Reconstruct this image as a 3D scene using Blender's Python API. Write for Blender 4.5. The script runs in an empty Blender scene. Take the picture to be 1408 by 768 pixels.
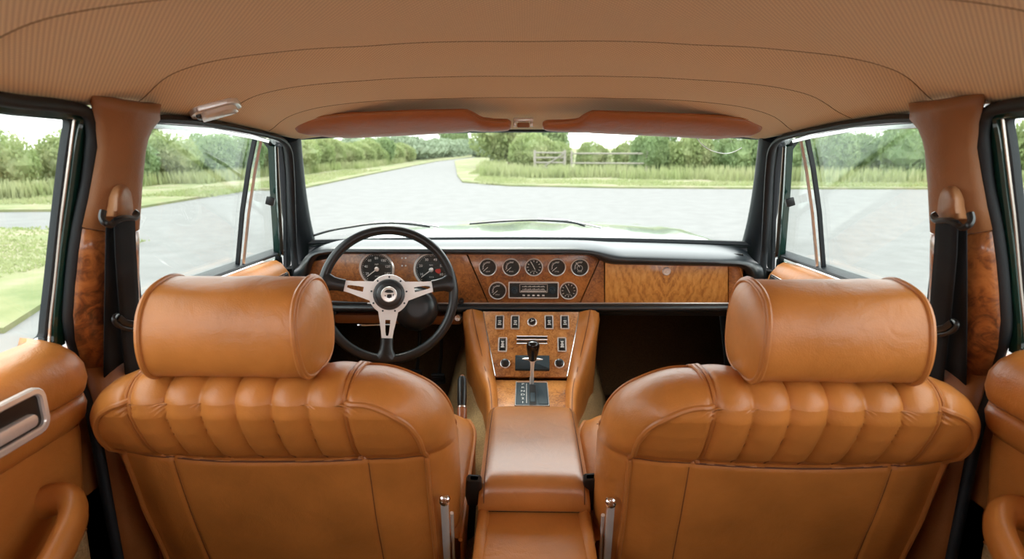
import bpy, bmesh, math, random
import numpy as np
from mathutils import Vector, Matrix, noise

# ------------------------------------------------------------------ camera, light, exposure
C = bpy.context.scene.collection
SC = bpy.context.scene
R_ = math.radians
F_PX = 800.0
YAW, PITCH = R_(1.3), R_(13.0)
CAM = Vector((-0.006, 0.0, 1.25))
cd = bpy.data.cameras.new('camera')
cam = bpy.data.objects.new('camera', cd)
C.objects.link(cam)
cam.location = CAM
cam.rotation_euler = (math.pi / 2 - PITCH, 0, YAW)
cd.sensor_width = 36.0
cd.lens = 36.0 * F_PX / 1408.0
cd.clip_start = 0.02
cd.clip_end = 2000
cd.dof.use_dof = True
cd.dof.focus_distance = 1.30
cd.dof.aperture_fstop = 4.5
SC.camera = cam
SC.view_settings.view_transform = 'Standard'
SC.view_settings.look = 'None'
SC.view_settings.gamma = 1.0
SC.view_settings.use_curve_mapping = False
SC.view_settings.exposure = 1.65
SC.cycles.use_denoising = True
SC.cycles.max_bounces = 10
SC.cycles.diffuse_bounces = 5
SC.cycles.glossy_bounces = 4
SC.cycles.transparent_max_bounces = 16
SC.cycles.sample_clamp_indirect = 6.0

world = bpy.data.worlds.new('overcast_sky')
SC.world = world
world.use_nodes = True
wn = world.node_tree
bg = wn.nodes['Background']
tc = wn.nodes.new('ShaderNodeTexCoord')
sp = wn.nodes.new('ShaderNodeSeparateXYZ')
rp = wn.nodes.new('ShaderNodeValToRGB')
wn.links.new(tc.outputs['Generated'], sp.inputs[0])
wn.links.new(sp.outputs['Z'], rp.inputs[0])
rp.color_ramp.elements[0].position = 0.0
rp.color_ramp.elements[0].color = (1.0, 1.0, 1.0, 1)
rp.color_ramp.elements[1].position = 0.8
rp.color_ramp.elements[1].color = (0.93, 0.965, 1.0, 1)
wn.links.new(rp.outputs[0], bg.inputs[0])
bg.inputs[1].default_value = 1.45

sd = bpy.data.lights.new('sun', 'SUN')
sd.energy = 1.2
sd.angle = R_(25)
sd.color = (1.0, 0.95, 0.86)
sun = bpy.data.objects.new('sun', sd)
C.objects.link(sun)
sun.rotation_euler = (R_(-30), 0, R_(18))   # high, ahead of the car

# ------------------------------------------------------------------ helpers
cF = Vector((-math.sin(YAW) * math.cos(PITCH), math.cos(YAW) * math.cos(PITCH), -math.sin(PITCH)))
cR = Vector((math.cos(YAW), math.sin(YAW), 0))
cU = cR.cross(cF)

def ray(px, py):
    return cF + cR * ((px - 704) / F_PX) + cU * ((384 - py) / F_PX)
def at(px, py, Y):
    d = ray(px, py); return CAM + d * ((Y - CAM.y) / d.y)
def onz(px, py, z):
    d = ray(px, py); return CAM + d * ((z - CAM.z) / d.z)
def onx(px, py, x):
    d = ray(px, py); return CAM + d * ((x - CAM.x) / d.x)
def ond(px, py, dist):
    return CAM + ray(px, py) * dist
SIDE_N = Vector((1, 0, -0.32)).normalized()          # inward normal of the left side glass plane
def side(px, py, off=0.0):
    p0 = Vector((-0.60, 0, 1.30)) + SIDE_N * off
    d = ray(px, py)
    return CAM + d * ((p0 - CAM).dot(SIDE_N) / d.dot(SIDE_N))
def mir(p, s):
    return Vector((-s * p[0], p[1], p[2])) if s > 0 else Vector(p)   # s=-1: left as measured, s=+1: mirrored

class MB:
    def __init__(self): self.v = []; self.f = []; self.flat = set()
    def add(self, vs, fs, flat=False):
        b = len(self.v)
        self.v += [Vector(p) for p in vs]
        for f in fs:
            if flat: self.flat.add(len(self.f))
            self.f.append(tuple(i + b for i in f))
        return self
    def grid(self, rows, closed_u=False, closed_v=False):
        n, m = len(rows), len(rows[0])
        fs = []
        for i in range(n if closed_v else n - 1):
            for j in range(m if closed_u else m - 1):
                a, b = i, (i + 1) % n
                c, d = j, (j + 1) % m
                fs.append((a * m + c, a * m + d, b * m + d, b * m + c))
        return self.add([p for r in rows for p in r], fs)
    def bm(self, b, flat=False):
        b.verts.index_update()
        self.add([v.co.copy() for v in b.verts], [[v.index for v in f.verts] for f in b.faces], flat)
        b.free(); return self

def build(name, mb, mat, parent=None, smooth=True, angle=40, recalc=True):
    me = bpy.data.meshes.new(name)
    off = parent_loc(parent) if parent else Vector()
    me.from_pydata([tuple(v - off) for v in mb.v], [], mb.f)
    if recalc:
        b = bmesh.new(); b.from_mesh(me)
        bmesh.ops.recalc_face_normals(b, faces=b.faces)
        b.to_mesh(me); b.free()
    if smooth:
        me.polygons.foreach_set('use_smooth', [True] * len(me.polygons))
        me.set_sharp_from_angle(angle=R_(angle))
    me.materials.append(mat)
    o = bpy.data.objects.new(name, me)
    C.objects.link(o)
    if parent: o.parent = parent
    return o
def parent_loc(p):
    v = Vector()
    while p: v += p.location; p = p.parent
    return v
def empty(name, loc):
    o = bpy.data.objects.new(name, None); C.objects.link(o)
    o.location = loc; o.empty_display_size = 0.05
    return o
def thing(name, label, cat, loc, group=None):
    return tag(empty(name, loc), label, cat, group)
def tag(o, label, cat, group=None, kind=None):
    if label: o['label'] = label
    if cat: o['category'] = cat
    if group: o['group'] = group
    if kind: o['kind'] = kind
    return o
def struct(o, label=None, cat=None):
    o['kind'] = 'structure'
    if label: o['label'] = label
    if cat: o['category'] = cat
    return o

def frame_path(path, closed=False):
    n = len(path); T = []
    for i in range(n):
        a = path[(i - 1) % n] if (closed or i > 0) else path[i]
        b = path[(i + 1) % n] if (closed or i < n - 1) else path[i]
        t = (b - a); T.append(t.normalized() if t.length > 1e-9 else Vector((0, 1, 0)))
    return T
def tube(mb, path, r, seg=8, closed=False, cap=True, taper=None):
    path = [Vector(p) for p in path]
    T = frame_path(path, closed)
    up = Vector((0, 0, 1)) if abs(T[0].z) < 0.9 else Vector((0, 1, 0))
    N = (up - T[0] * up.dot(T[0])).normalized()
    rows = []
    for i, p in enumerate(path):
        N = (N - T[i] * N.dot(T[i])).normalized()
        B = T[i].cross(N)
        rr = r if taper is None else r * taper[i]
        rows.append([p + N * (math.cos(a) * rr) + B * (math.sin(a) * rr) for a in [2 * math.pi * k / seg for k in range(seg)]])
    base = len(mb.v)
    mb.grid(rows, closed_u=True, closed_v=closed)
    if cap and not closed:
        mb.f.append(tuple(base + k for k in range(seg)))
        mb.f.append(tuple(base + (len(rows) - 1) * seg + k for k in range(seg)))
    return mb
def sweep(mb, path, prof, normal, closed=False):
    """prof: list of (b,n): n along `normal`, b along normal x tangent"""
    path = [Vector(p) for p in path]
    T = frame_path(path, closed)
    rows = []
    for i, p in enumerate(path):
        nn = normal[i] if isinstance(normal, list) else normal
        n = (nn - T[i] * nn.dot(T[i])).normalized()
        b = n.cross(T[i]).normalized()
        rows.append([p + b * q[0] + n * q[1] for q in prof])
    base = len(mb.v)
    mb.grid(rows, closed_u=True, closed_v=closed)
    if not closed:
        m = len(prof)
        mb.f.append(tuple(base + k for k in range(m)))
        mb.f.append(tuple(base + (len(rows) - 1) * m + k for k in range(m)))
    return mb
def fillet(pts, rad, seg=6):
    pts = [Vector(p) for p in pts]; out = [pts[0]]
    for i in range(1, len(pts) - 1):
        a, b, c = pts[i - 1], pts[i], pts[i + 1]
        r = rad[i - 1] if isinstance(rad, (list, tuple)) else rad
        u = (a - b); w = (c - b)
        l = min(r, u.length * .49, w.length * .49)
        p, q = b + u.normalized() * l, b + w.normalized() * l
        for k in range(seg + 1):
            t = k / seg
            out.append(p * (1 - t) ** 2 + b * 2 * t * (1 - t) + q * t * t)
    out.append(pts[-1]); return out
def smooth_path(pts, sub=6):
    """Catmull-Rom"""
    pts = [Vector(p) for p in pts]; out = []
    n = len(pts)
    for i in range(n - 1):
        p0 = pts[max(i - 1, 0)]; p1 = pts[i]; p2 = pts[i + 1]; p3 = pts[min(i + 2, n - 1)]
        for k in range(sub):
            t = k / sub
            out.append(0.5 * ((2 * p1) + (p2 - p0) * t + (2 * p0 - 5 * p1 + 4 * p2 - p3) * t * t + (3 * p1 - p0 - 3 * p2 + p3) * t ** 3))
    out.append(pts[-1]); return out
def rrect(w, h, r, seg=4):
    o = []
    for cx, cy, a0 in ((w / 2 - r, h / 2 - r, 0), (-w / 2 + r, h / 2 - r, 90), (-w / 2 + r, -h / 2 + r, 180), (w / 2 - r, -h / 2 + r, 270)):
        for k in range(seg + 1):
            a = R_(a0 + 90 * k / seg); o.append((cx + r * math.cos(a), cy + r * math.sin(a)))
    return o
class Fr:
    """local frame: origin, x, y, z axes (z = towards the viewer / outward)"""
    def __init__(self, o, x, z):
        self.o = Vector(o); self.z = Vector(z).normalized()
        x = Vector(x); self.x = (x - self.z * x.dot(self.z)).normalized(); self.y = self.z.cross(self.x)
    def p(self, a, b, c=0.0): return self.o + self.x * a + self.y * b + self.z * c
def prism(mb, fr, outline, z0, z1, bev=0.0):
    """outline 2D extruded from z0 to z1 (front, bevelled)"""
    cx = sum(p[0] for p in outline) / len(outline); cy = sum(p[1] for p in outline) / len(outline)
    def inset(o, d):
        n = len(o); r = []
        for i in range(n):
            a, b, c = Vector(o[i - 1]), Vector(o[i]), Vector(o[(i + 1) % n])
            t = (c - a)
            if t.length < 1e-9: r.append(tuple(b)); continue
            t.normalize(); nn = Vector((-t.y, t.x))
            if nn.dot(Vector((cx, cy)) - b) < 0: nn = -nn
            r.append((b.x + nn.x * d, b.y + nn.y * d))
        return r
    rings = [(outline, z0), (outline, z1 - bev)] if bev else [(outline, z0), (outline, z1)]
    if bev:
        rings += [(inset(outline, bev * .3), z1 - bev * .3), (inset(outline, bev), z1)]
    base = len(mb.v); m = len(outline)
    mb.grid([[fr.p(a, b, z) for a, b in o] for o, z in rings], closed_u=True)
    mb.f.append(tuple(base + k for k in range(m)))
    mb.f.append(tuple(base + (len(rings) - 1) * m + k for k in range(m)))
    return mb
def lathe(mb, fr, prof, seg=32, capend=True):
    rows = [[fr.p(r * math.cos(2 * math.pi * k / seg), r * math.sin(2 * math.pi * k / seg), h) for k in range(seg)] for r, h in prof]
    base = len(mb.v)
    mb.grid(rows, closed_u=True)
    if capend:
        mb.f.append(tuple(base + k for k in range(seg)))
        mb.f.append(tuple(base + (len(prof) - 1) * seg + k for k in range(seg)))
    return mb
def circ(r, seg=24, cx=0, cy=0): return [(cx + r * math.cos(2 * math.pi * k / seg), cy + r * math.sin(2 * math.pi * k / seg)) for k in range(seg)]
def rbox(mb, c, size, bev=0.004, rot=None, seg=2):
    b = bmesh.new(); bmesh.ops.create_cube(b, size=1)
    for v in b.verts: v.co = Vector((v.co.x * size[0], v.co.y * size[1], v.co.z * size[2]))
    if bev > 0: bmesh.ops.bevel(b, geom=b.edges[:], offset=bev, segments=seg, affect='EDGES', profile=0.5)
    for v in b.verts:
        if rot is not None: v.co = rot @ v.co
        v.co += Vector(c)
    return mb.bm(b)
def text(mb, fr, s, size, z=0.0, cx=0, cy=0):
    cu = bpy.data.curves.new('t', 'FONT'); cu.body = s; cu.size = size
    cu.align_x = 'CENTER'; cu.align_y = 'CENTER'; cu.resolution_u = 2
    o = bpy.data.objects.new('t', cu); C.objects.link(o)
    me = o.to_mesh()
    mb.add([fr.p(v.co.x + cx, v.co.y + cy, z) for v in me.vertices], [tuple(p.vertices) for p in me.polygons])
    o.to_mesh_clear(); bpy.data.objects.remove(o); bpy.data.curves.remove(cu)
    return mb
def sm(a, b, x):
    t = min(1, max(0, (x - a) / (b - a))); return t * t * (3 - 2 * t)
def lerp(a, b, t): return a + (b - a) * t
def interp(x, xs, ys): return float(np.interp(x, xs, ys))

# ------------------------------------------------------------------ materials
def newmat(name):
    m = bpy.data.materials.new(name); m.use_nodes = True
    nt = m.node_tree; return m, nt, nt.nodes['Principled BSDF']
def N(nt, t, **kw):
    n = nt.nodes.new(t)
    for k, v in kw.items():
        if k.startswith('i_'): n.inputs[k[2:].replace('_', ' ')].default_value = v
        else: setattr(n, k, v)
    return n
def simple(name, col, rough=.5, metal=0.0, coat=0.0, spec=0.5, bump=None, bscale=200, sheen=0.0):
    m, nt, b = newmat(name)
    b.inputs['Base Color'].default_value = (*col, 1); b.inputs['Roughness'].default_value = rough
    b.inputs['Metallic'].default_value = metal; b.inputs['Coat Weight'].default_value = coat
    b.inputs['Coat Roughness'].default_value = .06
    b.inputs['Specular IOR Level'].default_value = spec; b.inputs['Sheen Weight'].default_value = sheen
    if bump:
        t = N(nt, 'ShaderNodeTexCoord'); n = N(nt, 'ShaderNodeTexNoise', i_Scale=bscale, i_Detail=3.0)
        bp = N(nt, 'ShaderNodeBump', i_Strength=bump, i_Distance=.001)
        nt.links.new(t.outputs['Object'], n.inputs['Vector']); nt.links.new(n.outputs['Fac'], bp.inputs['Height'])
        nt.links.new(bp.outputs[0], b.inputs['Normal'])
    return m
def ramp(nt, src, stops, out=None):
    r = N(nt, 'ShaderNodeValToRGB'); e = r.color_ramp.elements
    while len(e) < len(stops): e.new(0.5)
    for i, (p, c) in enumerate(stops): e[i].position = p; e[i].color = (*c, 1)
    nt.links.new(src, r.inputs[0])
    if out: nt.links.new(r.outputs[0], out)
    return r
def leather(name, c, rough=.42, var=.16):
    m, nt, b = newmat(name)
    t = N(nt, 'ShaderNodeTexCoord')
    n1 = N(nt, 'ShaderNodeTexNoise', i_Scale=9.0, i_Detail=5.0, i_Roughness=.6)
    nt.links.new(t.outputs['Object'], n1.inputs['Vector'])
    lo = tuple(x * (1 - var) for x in c); hi = tuple(min(1, x * (1 + var)) for x in c)
    ramp(nt, n1.outputs['Fac'], [(.3, lo), (.7, hi)], b.inputs['Base Color'])
    vo = N(nt, 'ShaderNodeTexVoronoi', i_Scale=520.0); nt.links.new(t.outputs['Object'], vo.inputs['Vector'])
    n2 = N(nt, 'ShaderNodeTexNoise', i_Scale=26.0, i_Detail=4.0, i_Distortion=1.2); nt.links.new(t.outputs['Object'], n2.inputs['Vector'])
    b1 = N(nt, 'ShaderNodeBump', i_Strength=.25, i_Distance=.0006); nt.links.new(vo.outputs['Distance'], b1.inputs['Height'])
    b2 = N(nt, 'ShaderNodeBump', i_Strength=.30, i_Distance=.004); nt.links.new(n2.outputs['Fac'], b2.inputs['Height'])
    nt.links.new(b1.outputs[0], b2.inputs['Normal']); nt.links.new(b2.outputs[0], b.inputs['Normal'])
    r2 = N(nt, 'ShaderNodeMapRange', i_To_Min=rough - .10, i_To_Max=rough + .06); nt.links.new(n1.outputs['Fac'], r2.inputs['Value'])
    nt.links.new(r2.outputs[0], b.inputs['Roughness'])
    return m
def burl(name, scale=1.0, cols=None, match=None, flame=False):
    cols = cols or [(.30, (.055, .018, .006)), (.45, (.20, .065, .016)), (.60, (.42, .15, .035)), (.8, (.58, .24, .065))]
    m, nt, b = newmat(name)
    t = N(nt, 'ShaderNodeTexCoord'); src = t.outputs['Object']
    if match is not None:
        s = N(nt, 'ShaderNodeSeparateXYZ'); nt.links.new(src, s.inputs[0])
        a = N(nt, 'ShaderNodeMath', operation='SUBTRACT'); a.inputs[1].default_value = match; nt.links.new(s.outputs[0], a.inputs[0])
        ab = N(nt, 'ShaderNodeMath', operation='ABSOLUTE'); nt.links.new(a.outputs[0], ab.inputs[0])
        cb = N(nt, 'ShaderNodeCombineXYZ'); nt.links.new(ab.outputs[0], cb.inputs[0])
        nt.links.new(s.outputs[1], cb.inputs[1]); nt.links.new(s.outputs[2], cb.inputs[2]); src = cb.outputs[0]
    mp = N(nt, 'ShaderNodeMapping'); nt.links.new(src, mp.inputs[0])
    if flame: mp.inputs['Scale'].default_value = (1.0, 1, .55); mp.inputs['Rotation'].default_value = (0, R_(-38), 0)
    n0 = N(nt, 'ShaderNodeTexNoise', i_Scale=9 * scale, i_Detail=3.0, i_Distortion=.8); nt.links.new(mp.outputs[0], n0.inputs['Vector'])
    n1 = N(nt, 'ShaderNodeTexNoise', i_Scale=(60 if not flame else 34) * scale, i_Detail=8.0, i_Roughness=.62, i_Distortion=2.2)
    nt.links.new(mp.outputs[0], n1.inputs['Vector'])
    mx = N(nt, 'ShaderNodeMath', operation='MULTIPLY_ADD'); mx.inputs[1].default_value = .5; nt.links.new(n0.outputs['Fac'], mx.inputs[0])
    h = N(nt, 'ShaderNodeMath', operation='MULTIPLY'); h.inputs[1].default_value = .55; nt.links.new(n1.outputs['Fac'], h.inputs[0])
    nt.links.new(h.outputs[0], mx.inputs[2]); last = mx.outputs[0]
    if flame:
        w = N(nt, 'ShaderNodeTexWave', i_Scale=17.0, i_Distortion=11.0, i_Detail=5.0, i_Detail_Scale=1.6, i_Detail_Roughness=.7); nt.links.new(mp.outputs[0], w.inputs['Vector'])
        q = N(nt, 'ShaderNodeMath', operation='MULTIPLY_ADD'); q.inputs[1].default_value = .10; nt.links.new(w.outputs['Fac'], q.inputs[0])
        q2 = N(nt, 'ShaderNodeMath', operation='MULTIPLY'); q2.inputs[1].default_value = .92; nt.links.new(last, q2.inputs[0])
        nt.links.new(q2.outputs[0], q.inputs[2]); last = q.outputs[0]
    ramp(nt, last, cols, b.inputs['Base Color'])
    b.inputs['Roughness'].default_value = .38; b.inputs['Coat Weight'].default_value = .6; b.inputs['Coat Roughness'].default_value = .12
    return m
def fabric(name, c, cell=420.0, amt=.18):
    m, nt, b = newmat(name)
    t = N(nt, 'ShaderNodeTexCoord'); mp = N(nt, 'ShaderNodeMapping'); nt.links.new(t.outputs['Object'], mp.inputs[0])
    mp.inputs['Rotation'].default_value = (0, 0, R_(45))
    w1 = N(nt, 'ShaderNodeTexWave', i_Scale=cell / 6.28, wave_type='BANDS', bands_direction='X'); w2 = N(nt, 'ShaderNodeTexWave', i_Scale=cell / 6.28, bands_direction='Y')
    nt.links.new(mp.outputs[0], w1.inputs['Vector']); nt.links.new(mp.outputs[0], w2.inputs['Vector'])
    mu = N(nt, 'ShaderNodeMath', operation='MULTIPLY'); nt.links.new(w1.outputs['Fac'], mu.inputs[0]); nt.links.new(w2.outputs['Fac'], mu.inputs[1])
    ramp(nt, mu.outputs[0], [(0, tuple(x * (1 - amt) for x in c)), (.6, tuple(min(1, x * (1 + amt)) for x in c))], b.inputs['Base Color'])
    bp = N(nt, 'ShaderNodeBump', i_Strength=.35, i_Distance=.0012); nt.links.new(mu.outputs[0], bp.inputs['Height']); nt.links.new(bp.outputs[0], b.inputs['Normal'])
    b.inputs['Roughness'].default_value = .85; b.inputs['Specular IOR Level'].default_value = .2
    return m
def thin_glass(name, tint, refl=1.0):
    m, nt, b = newmat(name); nt.nodes.remove(b)
    out = nt.nodes['Material Output']
    tr = N(nt, 'ShaderNodeBsdfTransparent'); tr.inputs[0].default_value = (*tint, 1)
    gl = N(nt, 'ShaderNodeBsdfGlossy'); gl.inputs['Roughness'].default_value = .01
    fr = N(nt, 'ShaderNodeLayerWeight'); fr.inputs[0].default_value = .5
    pw = N(nt, 'ShaderNodeMath', operation='POWER'); pw.inputs[1].default_value = 5.0; nt.links.new(fr.outputs['Facing'], pw.inputs[0])
    mu = N(nt, 'ShaderNodeMath', operation='MULTIPLY_ADD'); mu.inputs[1].default_value = .9 * refl; mu.inputs[2].default_value = .04 * refl; nt.links.new(pw.outputs[0], mu.inputs[0])
    mx = N(nt, 'ShaderNodeMixShader'); nt.links.new(mu.outputs[0], mx.inputs[0]); nt.links.new(tr.outputs[0], mx.inputs[1]); nt.links.new(gl.outputs[0], mx.inputs[2])
    nt.links.new(mx.outputs[0], out.inputs[0]); return m
def noisy(name, stops, scale, rough=.9, bump=.4, dist=.02, detail=6.0, transl=0.0):
    m, nt, b = newmat(name)
    t = N(nt, 'ShaderNodeTexCoord'); n = N(nt, 'ShaderNodeTexNoise', i_Scale=scale, i_Detail=detail, i_Roughness=.65)
    nt.links.new(t.outputs['Object'], n.inputs['Vector'])
    ramp(nt, n.outputs['Fac'], stops, b.inputs['Base Color'])
    bp = N(nt, 'ShaderNodeBump', i_Strength=bump, i_Distance=dist); nt.links.new(n.outputs['Fac'], bp.inputs['Height']); nt.links.new(bp.outputs[0], b.inputs['Normal'])
    b.inputs['Roughness'].default_value = rough; b.inputs['Specular IOR Level'].default_value = .25
    if transl:
        tl = N(nt, 'ShaderNodeBsdfTranslucent'); mx = N(nt, 'ShaderNodeMixShader'); mx.inputs[0].default_value = transl
        r = [l for l in nt.links if l.to_socket == b.inputs['Base Color']][0].from_socket
        nt.links.new(r, tl.inputs[0]); nt.links.new(b.outputs[0], mx.inputs[1]); nt.links.new(tl.outputs[0], mx.inputs[2])
        nt.links.new(mx.outputs[0], nt.nodes['Material Output'].inputs[0])
    return m

TAN = (.46, .165, .032)
M = dict(
    leather=leather('tan_leather', TAN),
    leather_gloss=leather('worn_glossy_leather', TAN, .36),
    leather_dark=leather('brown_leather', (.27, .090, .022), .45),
    leather_pillar=leather('pillar_leather', (.31, .132, .050), .5, .08),
    piping=leather('piping_leather', (.41, .145, .032), .4, .06),
    thread=simple('dark_thread', (.13, .045, .018), .8),
    thread_light=simple('tan_thread', (.42, .20, .09), .8),
    visor=leather('visor_vinyl', (.44, .155, .055), .38, .05),
    liner=fabric('headliner_cloth', (.90, .68, .44)),
    seam=simple('seam_shadow_thread', (.20, .115, .05), .9),
    vinyl=simple('black_vinyl', (.012, .017, .021), .36, spec=.8, bump=.25, bscale=700),
    rubber=simple('black_rubber', (.010, .014, .018), .55, bump=.5, bscale=900),
    black=simple('black_plastic', (.010, .011, .012), .3),
    dark=simple('dark_underside', (.008, .008, .008), .8),
    webbing=fabric('black_webbing', (.014, .015, .017), 1800, .3),
    paint=simple('dark_green_paint', (.006, .040, .030), .25, coat=1.0),
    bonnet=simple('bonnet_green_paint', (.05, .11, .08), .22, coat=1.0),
    chrome=simple('chrome', (.80, .78, .76), .12, 1.0),
    chrome_warm=simple('warm_chrome', (.62, .55, .50), .25, .7),
    chrome_small=simple('bright_plated_bezel', (.88, .87, .85), .25, .55),
    chrome_dim=simple('dimmed_chrome', (.30, .23, .19), .3, .9),  # chrome coloured dark and warm in place of a dull brown reflection
    alu=simple('satin_aluminium', (.86, .855, .85), .40, .35),
    wood=burl('burl_walnut'),
    wood_dark=burl('dark_burl_walnut', .55, [(.36, (.03, .010, .004)), (.46, (.16, .045, .012)), (.58, (.40, .13, .03)), (.75, (.55, .21, .06))]),
    wood_console=burl('console_burl', 1.5, [(.36, (.11, .035, .010)), (.46, (.34, .12, .025)), (.54, (.52, .21, .05)), (.66, (.66, .30, .09))]),
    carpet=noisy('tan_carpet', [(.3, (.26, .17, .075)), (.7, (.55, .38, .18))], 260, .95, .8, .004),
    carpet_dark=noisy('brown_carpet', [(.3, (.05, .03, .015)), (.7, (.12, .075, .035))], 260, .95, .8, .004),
    glass=thin_glass('side_glass', (.93, .97, .95)),
    windscreen=thin_glass('windscreen_glass', (.95, .98, .965), .8),
    lens=thin_glass('gauge_glass', (.97, .97, .97), .6),
    frosted=simple('frosted_lamp_lens', (.75, .66, .55), .25, coat=.5),
    gauge=simple('gauge_face', (.012, .018, .018), .5),
    white=simple('white_marking', (.80, .80, .78), .5),
    red=simple('red_marking', (.55, .04, .03), .5),
    black_gloss=simple('polished_black', (.006, .006, .006), .16),
    slate=simple('slate_blue_plastic', (.028, .046, .058), .6, spec=.3),
    bwood=simple('varnished_handle_wood', (.30, .10, .04), .3, coat=.5),
    asphalt=noisy('pale_asphalt', [(.3, (.160, .157, .153)), (.7, (.200, .197, .193))], 3.0, .9, .3, .01),
    grass=noisy('verge_grass', [(.32, (.115, .145, .055)), (.5, (.18, .19, .09)), (.66, (.25, .215, .15))], .9, .95, .8, .05),
    blade=noisy('grass_blades', [(.3, (.24, .30, .11)), (.7, (.38, .38, .22))], .5, .8, 0, .01, transl=.35),
    leaf=noisy('hedge_leaves', [(.30, (.19, .26, .09)), (.5, (.29, .34, .15)), (.7, (.40, .40, .22))], .8, .6, 0, .01, transl=.35),
    leaf_dark=noisy('dark_leaves', [(.3, (.15, .23, .10)), (.7, (.28, .35, .16))], .8, .6, 0, .01, transl=.3),
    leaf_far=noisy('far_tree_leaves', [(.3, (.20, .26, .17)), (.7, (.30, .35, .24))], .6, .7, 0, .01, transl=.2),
    bark=noisy('bark', [(.3, (.12, .09, .06)), (.7, (.25, .19, .13))], 12, .9, .6, .02),
    oldwood=noisy('weathered_timber', [(.3, (.22, .20, .17)), (.7, (.33, .30, .26))], 8, .85, .4, .01),
)

M['leather_gloss'].node_tree.nodes['Principled BSDF'].inputs['Coat Weight'].default_value = 1.0
M['leather_gloss'].node_tree.nodes['Principled BSDF'].inputs['Coat Roughness'].default_value = .34
M['leather_gloss'].node_tree.nodes['Principled BSDF'].inputs['Coat IOR'].default_value = 1.7
M['asphalt'].node_tree.nodes['Principled BSDF'].inputs['Specular IOR Level'].default_value = .08

# ------------------------------------------------------------------ road and verges
def poly_ground(name, pts, z, mat, label, thick=.05):
    mb = MB(); fr = Fr((0, 0, 0), (1, 0, 0), (0, 0, 1))
    prism(mb, fr, [(p[0], p[1]) for p in pts], z - thick, z)
    return struct(build(name, mb, mat, smooth=False), label)
def g(px, py): q = onz(px, py, 0); return (q.x, q.y)
poly_ground('road', [(-120, -40), (120, -40), (120, 260), (-120, 260)], 0, M['asphalt'], 'pale grey asphalt road junction spreading in front of and beside the car', .2)
poly_ground('left_verge', [(-60, 8.5), (-14, 10.6), g(90, 291), g(185, 288), g(340, 262), g(405, 262), g(500, 242), g(600, 222), (-4.5, 75), (-4, 120), (-8, 250), (-100, 250), (-110, 8.5)], .05, M['grass'], 'grass verge along the left side of the lane, below the hedge')
poly_ground('right_verge', [g(625, 221.5), g(627, 232), g(629, 242), g(636, 251), g(700, 256), g(850, 259), g(1040, 260), (14, 17.2), (22, 17.6), (60, 18), (110, 18), (110, 250), (0, 250), (-2.2, 120), (-3.6, 80)], .05, M['grass'], 'grass verge filling the right corner of the junction beyond the road')
poly_ground('near_left_verge', [(-3.55, 3.7), (-4.3, 5.6), (-5.3, 7.5), (-6.9, 8.3), (-10, 8.9), (-30, 8.9), (-30, 4.2), (-5.5, 3.8)], .04, M['grass'], 'patch of grass close beside the left rear window')
poly_ground('near_right_verge', [(4.6, 4.3), (8.6, 10.8), (9.6, 11.9), (40, 12.4), (40, 4.0)], .04, M['grass'], 'patch of grass close beside the right rear window')

# ------------------------------------------------------------------ ceiling
def zc_mid(y): return interp(y, [-.8, 0, .6, .9, 1.2, 1.38, 1.48, 1.56, 1.62, 1.70], [1.40, 1.43, 1.425, 1.408, 1.378, 1.350, 1.328, 1.308, 1.293, 1.284])
def zc_edge(y): return interp(y, [-.8, .6, .9, 1.2, 1.48, 1.62, 1.70], [1.30, 1.305, 1.303, 1.292, 1.272, 1.262, 1.255])
XE = .612
def zceil(x, y):
    t = min(1, abs(x) / XE)
    return zc_mid(y) - (zc_mid(y) - zc_edge(y)) * (t ** 2.6)
def hit_ceil(px, py):
    d = ray(px, py); lo = .1
    for k in range(4000):
        p = CAM + d * (lo + k * .0006)
        if p.z >= zceil(p.x, p.y): return p
    return p
def arc_from(pts):
    w = [hit_ceil(*p) for p in pts]
    w = sorted([(abs(p.x), p.y) for p in w])
    xs = [a for a, b in w]; ys = [b for a, b in w]
    # smooth the ordinates a little
    return lambda x: interp(abs(x), xs, ys)
arcs = [
    lambda x: -.75,
    arc_from([(0, 52), (12, 44), (50, 28), (100, 17), (170, 6), (215, 0), (330, -8), (500, -14), (724, -17)]),
    arc_from([(190, 142), (207, 125), (225, 107), (250, 95), (300, 82), (380, 72), (500, 64), (700, 57), (725, 57)]),
    arc_from([(310, 157), (330, 142), (350, 131), (400, 120), (500, 111), (600, 106), (725, 105)]),
    arc_from([(372, 180), (385, 167), (400, 158), (435, 148), (500, 140), (600, 136), (725, 134)]),
    lambda x: 1.635 - .05 * (abs(x) / .62) ** 2,
]
mb = MB(); rows = []; xs = [(-1 + 2 * i / 96) for i in range(97)]
xs = [math.copysign(abs(x) ** .8, x) * XE for x in xs]
def arcy(k, x):
    # box-smoothed arcs, kept in order
    v = sum(arcs[k](x + dx) for dx in (-.02, -.01, 0, .01, .02)) / 5
    return v
Y = [[arcy(k, x) for x in xs] for k in range(6)]
for k in range(1, 6):
    for i in range(len(xs)): Y[k][i] = max(Y[k][i], Y[k - 1][i] + .02)
for k in range(4, 0, -1):
    for i in range(len(xs)): Y[k][i] = min(Y[k][i], Y[k + 1][i] - .015)
STEP = [.009, .014, .015, .012]
for k in range(5):
    n = [30, 12, 10, 8, 10][k]
    for j in range(n + 1):
        t = j / n; row = []
        for i, x in enumerate(xs):
            y = lerp(Y[k][i], Y[k + 1][i], t)
            z = zceil(x, y)
            L = Y[k + 1][i] - Y[k][i]
            if k > 0:      # just in front of a seam the cloth is lifted, then eases back
                z += STEP[k - 1] * (1 - sm(0, min(.14, L), (y - Y[k][i]))) * (1 - sm(.8, 1.0, abs(x) / XE))
            row.append(Vector((x, y, z)))
        rows.append(row)
mb.grid(rows)
ceiling = struct(build('ceiling', mb, M['liner'], angle=30, recalc=False), 'tan cloth headliner stretched in curved seamed panels over the cabin')
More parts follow.
